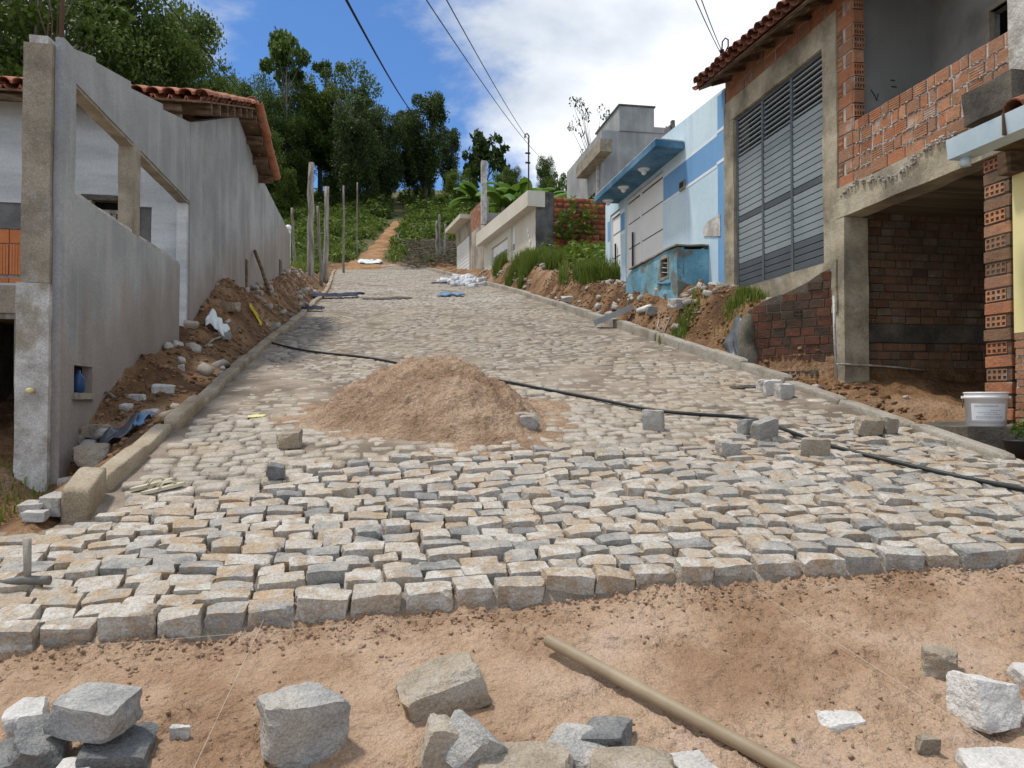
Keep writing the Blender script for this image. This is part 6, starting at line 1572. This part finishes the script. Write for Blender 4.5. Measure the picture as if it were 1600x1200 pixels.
# bracket on the brick house eave
bx = PX(1128, 82, ex + .25); bo = thing('service_bracket', 'black hooked cable bracket at the end of the tiled eave', 'bracket', (bx.x, bx.y, bx.z))
tube('hook', [(0, 0, -.12), (0, -.0, .05), (0, -.02, .16), (.03, -.06, .20), (.07, -.07, .17), (.08, -.05, .08), (.05, .0, .0)], .012, m_black, bo, 8)
for dz in (-.05, .02): bm = B(); lathe(bm, [(.02, -.03), (.035, -.02), (.035, .02), (.02, .03)], 12, (0, 0, dz)); bm_obj('insulator', bm, m_black, bo, True)
wire(PD(1082, -40, 7.5), bx + Vector((0, 0, .02)), .03, .006, 'upper of two short wires reaching the eave bracket')
wire(PD(1070, -40, 7.5), bx + Vector((0, 0, -.05)), .03, .006, 'lower of two short wires reaching the eave bracket')

# ------------------------------------------------------------------ rubble on the banks
def rubble(name, label, pts, smin, smax, mat, seed, n=3):
    r = np.random.RandomState(seed); bank = [stone_verts(n, 700 + seed + i, 9, .12, .05, 5, (.5, .64), 2.2) for i in range(8)]
    V, R = [], []; base, fc = CG[n]
    for (x, y, z) in pts:
        s_ = r.uniform(smin, smax) * np.array([1.25, .9, .7]) * r.uniform(.7, 1.2, 3); a = Euler(tuple(r.uniform(-.5, .5, 2)) + (r.uniform(0, 6.28),)).to_matrix()
        V.append((bank[r.randint(8)] * s_) @ np.array(a).T + np.array([x, y, z + s_[2] * .2])); R.append(np.full(len(fc), r.uniform()))
    k = len(base); F = np.concatenate([fc + i * k for i in range(len(V))])
    me = mesh(name, np.concatenate(V), F, mat, False, np.concatenate(R)); return props(link(name, me), label, 'rubble' if label else None, kind='stuff')
def pts_on(n, xr, yr, seed, cond=None, f=soil):
    r = np.random.RandomState(seed); x = r.uniform(*xr, n); y = r.uniform(*yr, n)
    if cond is not None: k = cond(x, y); x, y = x[k], y[k]
    return list(zip(x, y, f(x, y)))
lcond = lambda x, y: (x - lane_shift(y) < KL - .18) & (fbm(x * .9, y * .5, 0, 3, 88) > -.12)
rcond = lambda x, y: (x - lane_shift(y) > KR + .2) & (fbm(x * .8, y * .5, 0, 3, 89) > -.05)
m_rub = M('broken_rubble', [(.22, .17, .12), (.34, .29, .23), (.45, .43, .40), (.30, .17, .10)], scale=5, rndamt=.7, bump=.8, bscale=30, fine=(60, .25))
m_rubw = M('white_rubble', [(.42, .43, .44), (.58, .59, .60), (.68, .69, .70)], scale=5, rndamt=.7, bump=.6, bscale=30)
m_clod = M('soil_clod', [(.13, .07, .035), (.22, .125, .065), (.30, .19, .11)], scale=5, rndamt=.7, bump=1, bscale=30)
rubble('left_bank_rubble', 'broken stones scattered along the left earth bank', pts_on(190, (-2.6, -1.7), (6.8, 26), 1, lcond), .04, .16, m_rub, 1)
rubble('left_bank_clods', 'crumbled soil on the left earth bank', pts_on(1500, (-2.6, -1.75), (6.0, 26), 2, lambda x, y: x < KL - .2), .015, .055, m_clod, 2, 2)
rubble('right_bank_rubble', 'broken stones scattered along the right earth bank', pts_on(420, (4.3, 5.6), (7, 34), 3, rcond), .05, .17, m_rub, 3)
rubble('right_bank_clods', 'crumbled soil along the right earth bank', pts_on(2600, (4.4, 5.4), (5.2, 22), 4, lambda x, y: x > KR + .16), .015, .06, m_clod, 4, 2)
w0 = PD(726, 438, 31)
rubble('white_rubble_heap', 'heap of white broken plaster rubble by the right kerb below the cream house', [(w0.x + dx, w0.y + dy, float(soil(w0.x + dx, w0.y + dy)) + .22 * math.exp(-(dx * dx * 2.5 + dy * dy * .8)) ) for dx, dy in np.random.RandomState(8).normal(size=(150, 2)) * (.28, 1.1)], .10, .30, m_rubw, 8)
rubble('lane_grit', 'grit and small chips lying on the paving', pts_on(420, (-1.5, 4.2), (5.5, 26), 5, None, lambda x, y: road_z(x, y) + .002), .008, .026, m_rub, 5, 2)
rubble('sand_clods', 'small clods of sand on the sand bed', pts_on(1700, (-2.4, 3.9), (1.3, 3.25), 6, lambda x, y: fbm(x * 1.9, y * 2.6, 0, 3, 27) > -.08, sand_z), .004, .013, m_pile, 6, 2)
rubble('sand_crumbs', 'crumbs of sand along the front row of setts', [(x, row_y(Y0, x) - abs(d), float(sand_z(x, row_y(Y0, x) - abs(d)))) for x, d in zip(np.random.RandomState(1).uniform(-2, 3.8, 1500), np.random.RandomState(2).normal(size=1500) * .10)], .005, .017, m_sand, 7, 2)
rb_ = random.Random(4)
pm = []
for k in range(150):
    t = rb_.random(); y_ = cw0 + .2 - t * (cw0 + .2 - rz(1500, 230)[0]); pm.append((RX - .045 + rb_.uniform(-.01, .01), y_, 3.90 + .06 * math.sin(t * 9) + .07 * t + rb_.gauss(0, .018)))
o = rubble('mortar_drips', None, pm, .008, .032, m_mortar, 9, 2); o.parent = rh
pm = []
for k in range(260):
    row_ = rb_.randint(1, 4); y_ = rb_.uniform(yE, cw0 - .05); pm.append((RX + .004, y_, pz0 + row_ * hrow + rb_.gauss(0, .006)))
o = rubble('squeezed_mortar', None, pm, .008, .026, m_mortar, 10, 2); o.parent = rh
# single pieces one can point at
G3 = 'rubble pieces on the left bank'
def bankstone(u0, v0, u1, v1, mat, label, depth=.14, rz=0., seed=None, group=G3, ty=0., cat=None): 
    o = lstone(u0, v0, u1, v1, mat, label, depth, rz, 0, ty, soil, seed, .03, group=group); return o
bankstone(118, 690, 172, 728, m_loose_brown, 'reddish brown rock wedged at the foot of the plastered wall', .2, .2, 61)
bankstone(132, 667, 172, 690, m_loose_brown, 'smaller reddish rock above the other at the foot of the wall', .16, .1, 62)
bankstone(113, 680, 134, 696, m_loose, 'grey rock beside the wall above the reddish rocks', .12, .1, 63)
bankstone(200, 614, 228, 626, m_loose_white, 'white stone first in the row of rubble under the square opening', .1, .1, 64)
bankstone(240, 598, 274, 614, m_loose_white, 'white rubble piece high on the left bank', .1, .3, 65)
bankstone(222, 636, 250, 648, m_loose_white, 'white rubble piece low on the left bank', .1, -.2, 66)
bankstone(190, 628, 205, 642, m_loose_white, 'small white chip on the left bank near the wall', .08, 0, 67)
bankstone(280, 566, 288, 578, m_loose_white, 'white chip standing on the dark soil of the left bank', .05, 0, 68)
bankstone(338, 516, 360, 530, m_loose, 'grey rock beside the white plastic scrap', .14, 0, 69)
bankstone(342, 474, 372, 490, m_loose_brown, 'brown rock high on the left bank', .2, 0, 70)
G4 = 'rubble pieces on the right bank'
bankstone(1196, 462, 1246, 482, m_loose_brown, 'pinkish pale rock on top of the retaining wall by the grass tuft', .3, .5, 171, G4)
bankstone(1010, 482, 1030, 497, m_loose, 'grey rock beside the white pipe on the right bank', .2, 0, 72, G4)
bankstone(1045, 470, 1090, 488, m_loose_white, 'pale flat rock on the right bank below the cistern', .25, .3, 73, G4)
bankstone(878, 462, 900, 474, m_loose_white, 'pale boulder on the soil left of the metal channel', .3, 0, 74, G4)
# metal channel and pipe
m_zinc = M('grey_zinc', [(.34, .36, .35), (.44, .46, .45)], scale=2, rgh=.4, bump=.1, metallic=.2, spec=.5)
ca = PG(932, 508, lambda x, y: road_z(x, y) + .06); cb = PG(988, 484, lambda x, y: soil(x, y) + .12)
dc = (cb - ca); Lc_ = dc.length
co_ = thing('metal_channel', 'length of grey metal gutter channel lying across the right kerb', 'channel', tuple(ca)); co_.rotation_euler = dc.to_track_quat('Y', 'Z').to_euler()
bm = B(); prism(bm, [(-.11, 0), (.11, 0), (.11, .10), (.104, .10), (.104, .006), (-.104, .006), (-.104, .10), (-.11, .10)], 'y', 0, Lc_); bm_obj('channel_profile', bm, m_zinc, co_)
a = PG(998, 486, lambda x, y: soil(x, y) + .06); b = PG(1016, 480, lambda x, y: soil(x, y) + .08)
props(tube('white_pipe', [tuple(a), tuple(b)], .055, m_pail, None, 14), 'short white plastic pipe on the soil behind the metal channel', 'pipe')
for k, pts_ in enumerate(([(1030, 500), (1027, 510), (1034, 521)], [(1048, 495), (1042, 508), (1036, 524)])):
    props(tube('root', [tuple(PG(u, v, lambda x, y: soil(x, y) + .03)) for u, v in pts_], .015, m_wood_grey, None, 6), ('left', 'right')[k] + ' pale bare root sticking out of the right bank', 'root', 'bare roots')
# cloth and plastic scraps: crumpled sheets
def crumple(u, v, w, l, h, mat, label, name, f=soil, rz=0., seed=0, cat='scrap'):
    p = PG(u, v, f); r = 14; xs_ = np.linspace(-w / 2, w / 2, r); ys_2 = np.linspace(-l / 2, l / 2, r); X, Y = np.meshgrid(xs_, ys_2)
    X2 = X + .18 * w * fbm(X / w * 3 + seed, Y / l * 3, 1.0, 2, 90); Y2 = Y + .18 * l * fbm(X / w * 3, Y / l * 3 + seed, 5.0, 2, 91)
    c, s_ = math.cos(rz), math.sin(rz); GX = p.x + X2 * c - Y2 * s_; GY_ = p.y + X2 * s_ + Y2 * c
    Z = f(GX, GY_) + h * (.35 + np.abs(fbm(X / w * 2.6 + seed, Y / l * 2.6, 0, 3, 92))) * (1 - .5 * ((X / w * 2) ** 4 + (Y / l * 2) ** 4) / 2)
    i = np.arange(r - 1)[:, None] * r + np.arange(r - 1)[None]; F = np.stack([i, i + 1, i + r + 1, i + r], -1).reshape(-1, 4)
    me = mesh(name, np.stack([GX, GY_, Z], -1).reshape(-1, 3), F, mat, False)
    o = link(name, me); md = o.modifiers.new('thick', 'SOLIDIFY'); md.thickness = .006; return props(o, label, cat)
m_blk = M('black_bag_plastic', [(.04, .045, .055), (.10, .11, .13)], rgh=.35, bump=0, spec=.6); m_blu = M('blue_plastic', [(.05, .13, .25), (.12, .24, .38)], rgh=.4, bump=0, spec=.5)
m_wpl = M('white_sheet_plastic', [(.62, .68, .68), (.72, .76, .76)], rgh=.4, bump=0); m_nvy = M('navy_cloth', [(.015, .02, .04), (.04, .045, .07)], bump=.3); m_ylw = M('yellow_plastic', [(.45, .33, .02), (.6, .45, .05)], bump=0)
crumple(184, 690, .26, .26, .16, m_blk, 'crumpled dark plastic bag on the left kerb', 'plastic_bag', seed=1)
crumple(203, 678, .30, .16, .12, m_blu, 'strip of blue plastic beside the dark bag', 'plastic_strip', seed=2)
crumple(340, 520, .30, .28, .26, m_wpl, 'torn white plastic scrap on the left bank', 'plastic_scrap', seed=3)
crumple(400, 497, .22, .20, .12, m_ylw, 'yellow plastic scrap near the left kerb', 'plastic_scrap', seed=4)
crumple(489, 487, .45, .30, .20, m_nvy, 'small navy cloth heap at the left kerb', 'cloth', rdz, seed=5, cat='cloth')
crumple(520, 466, 1.6, .7, .22, m_nvy, 'long dark cloth on the paving by the tallest pole', 'cloth', rdz, seed=6, cat='cloth')
crumple(605, 467, 1.3, .6, .06, m_conc_dark, 'flat dark scrap in the middle of the lane', 'scrap', rdz, seed=7)
crumple(705, 463, .8, .45, .14, m_blu, 'bluish rag on the lane right of the middle', 'rag', rdz, seed=8, cat='rag')
crumple(697, 443, 1.1, .45, .08, m_nvy, 'dark flat rag further up the lane', 'rag', rdz, seed=9, cat='rag')
crumple(578, 412, 1.6, 1.0, .35, m_wpl, 'white sack lying at the end of the paving', 'sack', rdz, seed=10, cat='sack')
crumple(401, 651, .14, .10, .02, M('pale_yellow_paper', [(.65, .60, .28)], bump=0), 'scrap of pale yellow paper on the paving', 'paper_scrap', rdz, seed=11)
crumple(1166, 606, .34, .12, .03, m_conc_dark, 'dark flat clod on the paving near the three stones', 'clod', rdz, seed=12, cat='clod')
crumple(1152, 533, .22, .5, .10, m_blk, 'dark plastic sheet against the rounded end of the retaining wall', 'plastic_sheet', seed=13)
st = [(PG(u, v, soil), PG(u2, v2, soil)) for u, v, u2, v2 in ((320, 545, 345, 531), (155, 618, 180, 628), (1060, 498, 1095, 492), (480, 430, 460, 405))]
for k, (a, b) in enumerate(st):
    lb_ = ('thin broken stick on the left bank above the kerb', 'short stick near the square wall opening', 'thin stick on the soil below the cistern', 'dead branch among the poles')[k]
    props(tube('stick', [tuple(a + Vector((0, 0, .03))), tuple(a.lerp(b, .5) + Vector((0, 0, .06))), tuple(b + Vector((0, 0, .04)))], .014 if k < 3 else .04, m_wood_grey, None, 6), lb_, 'stick', 'sticks on the banks')
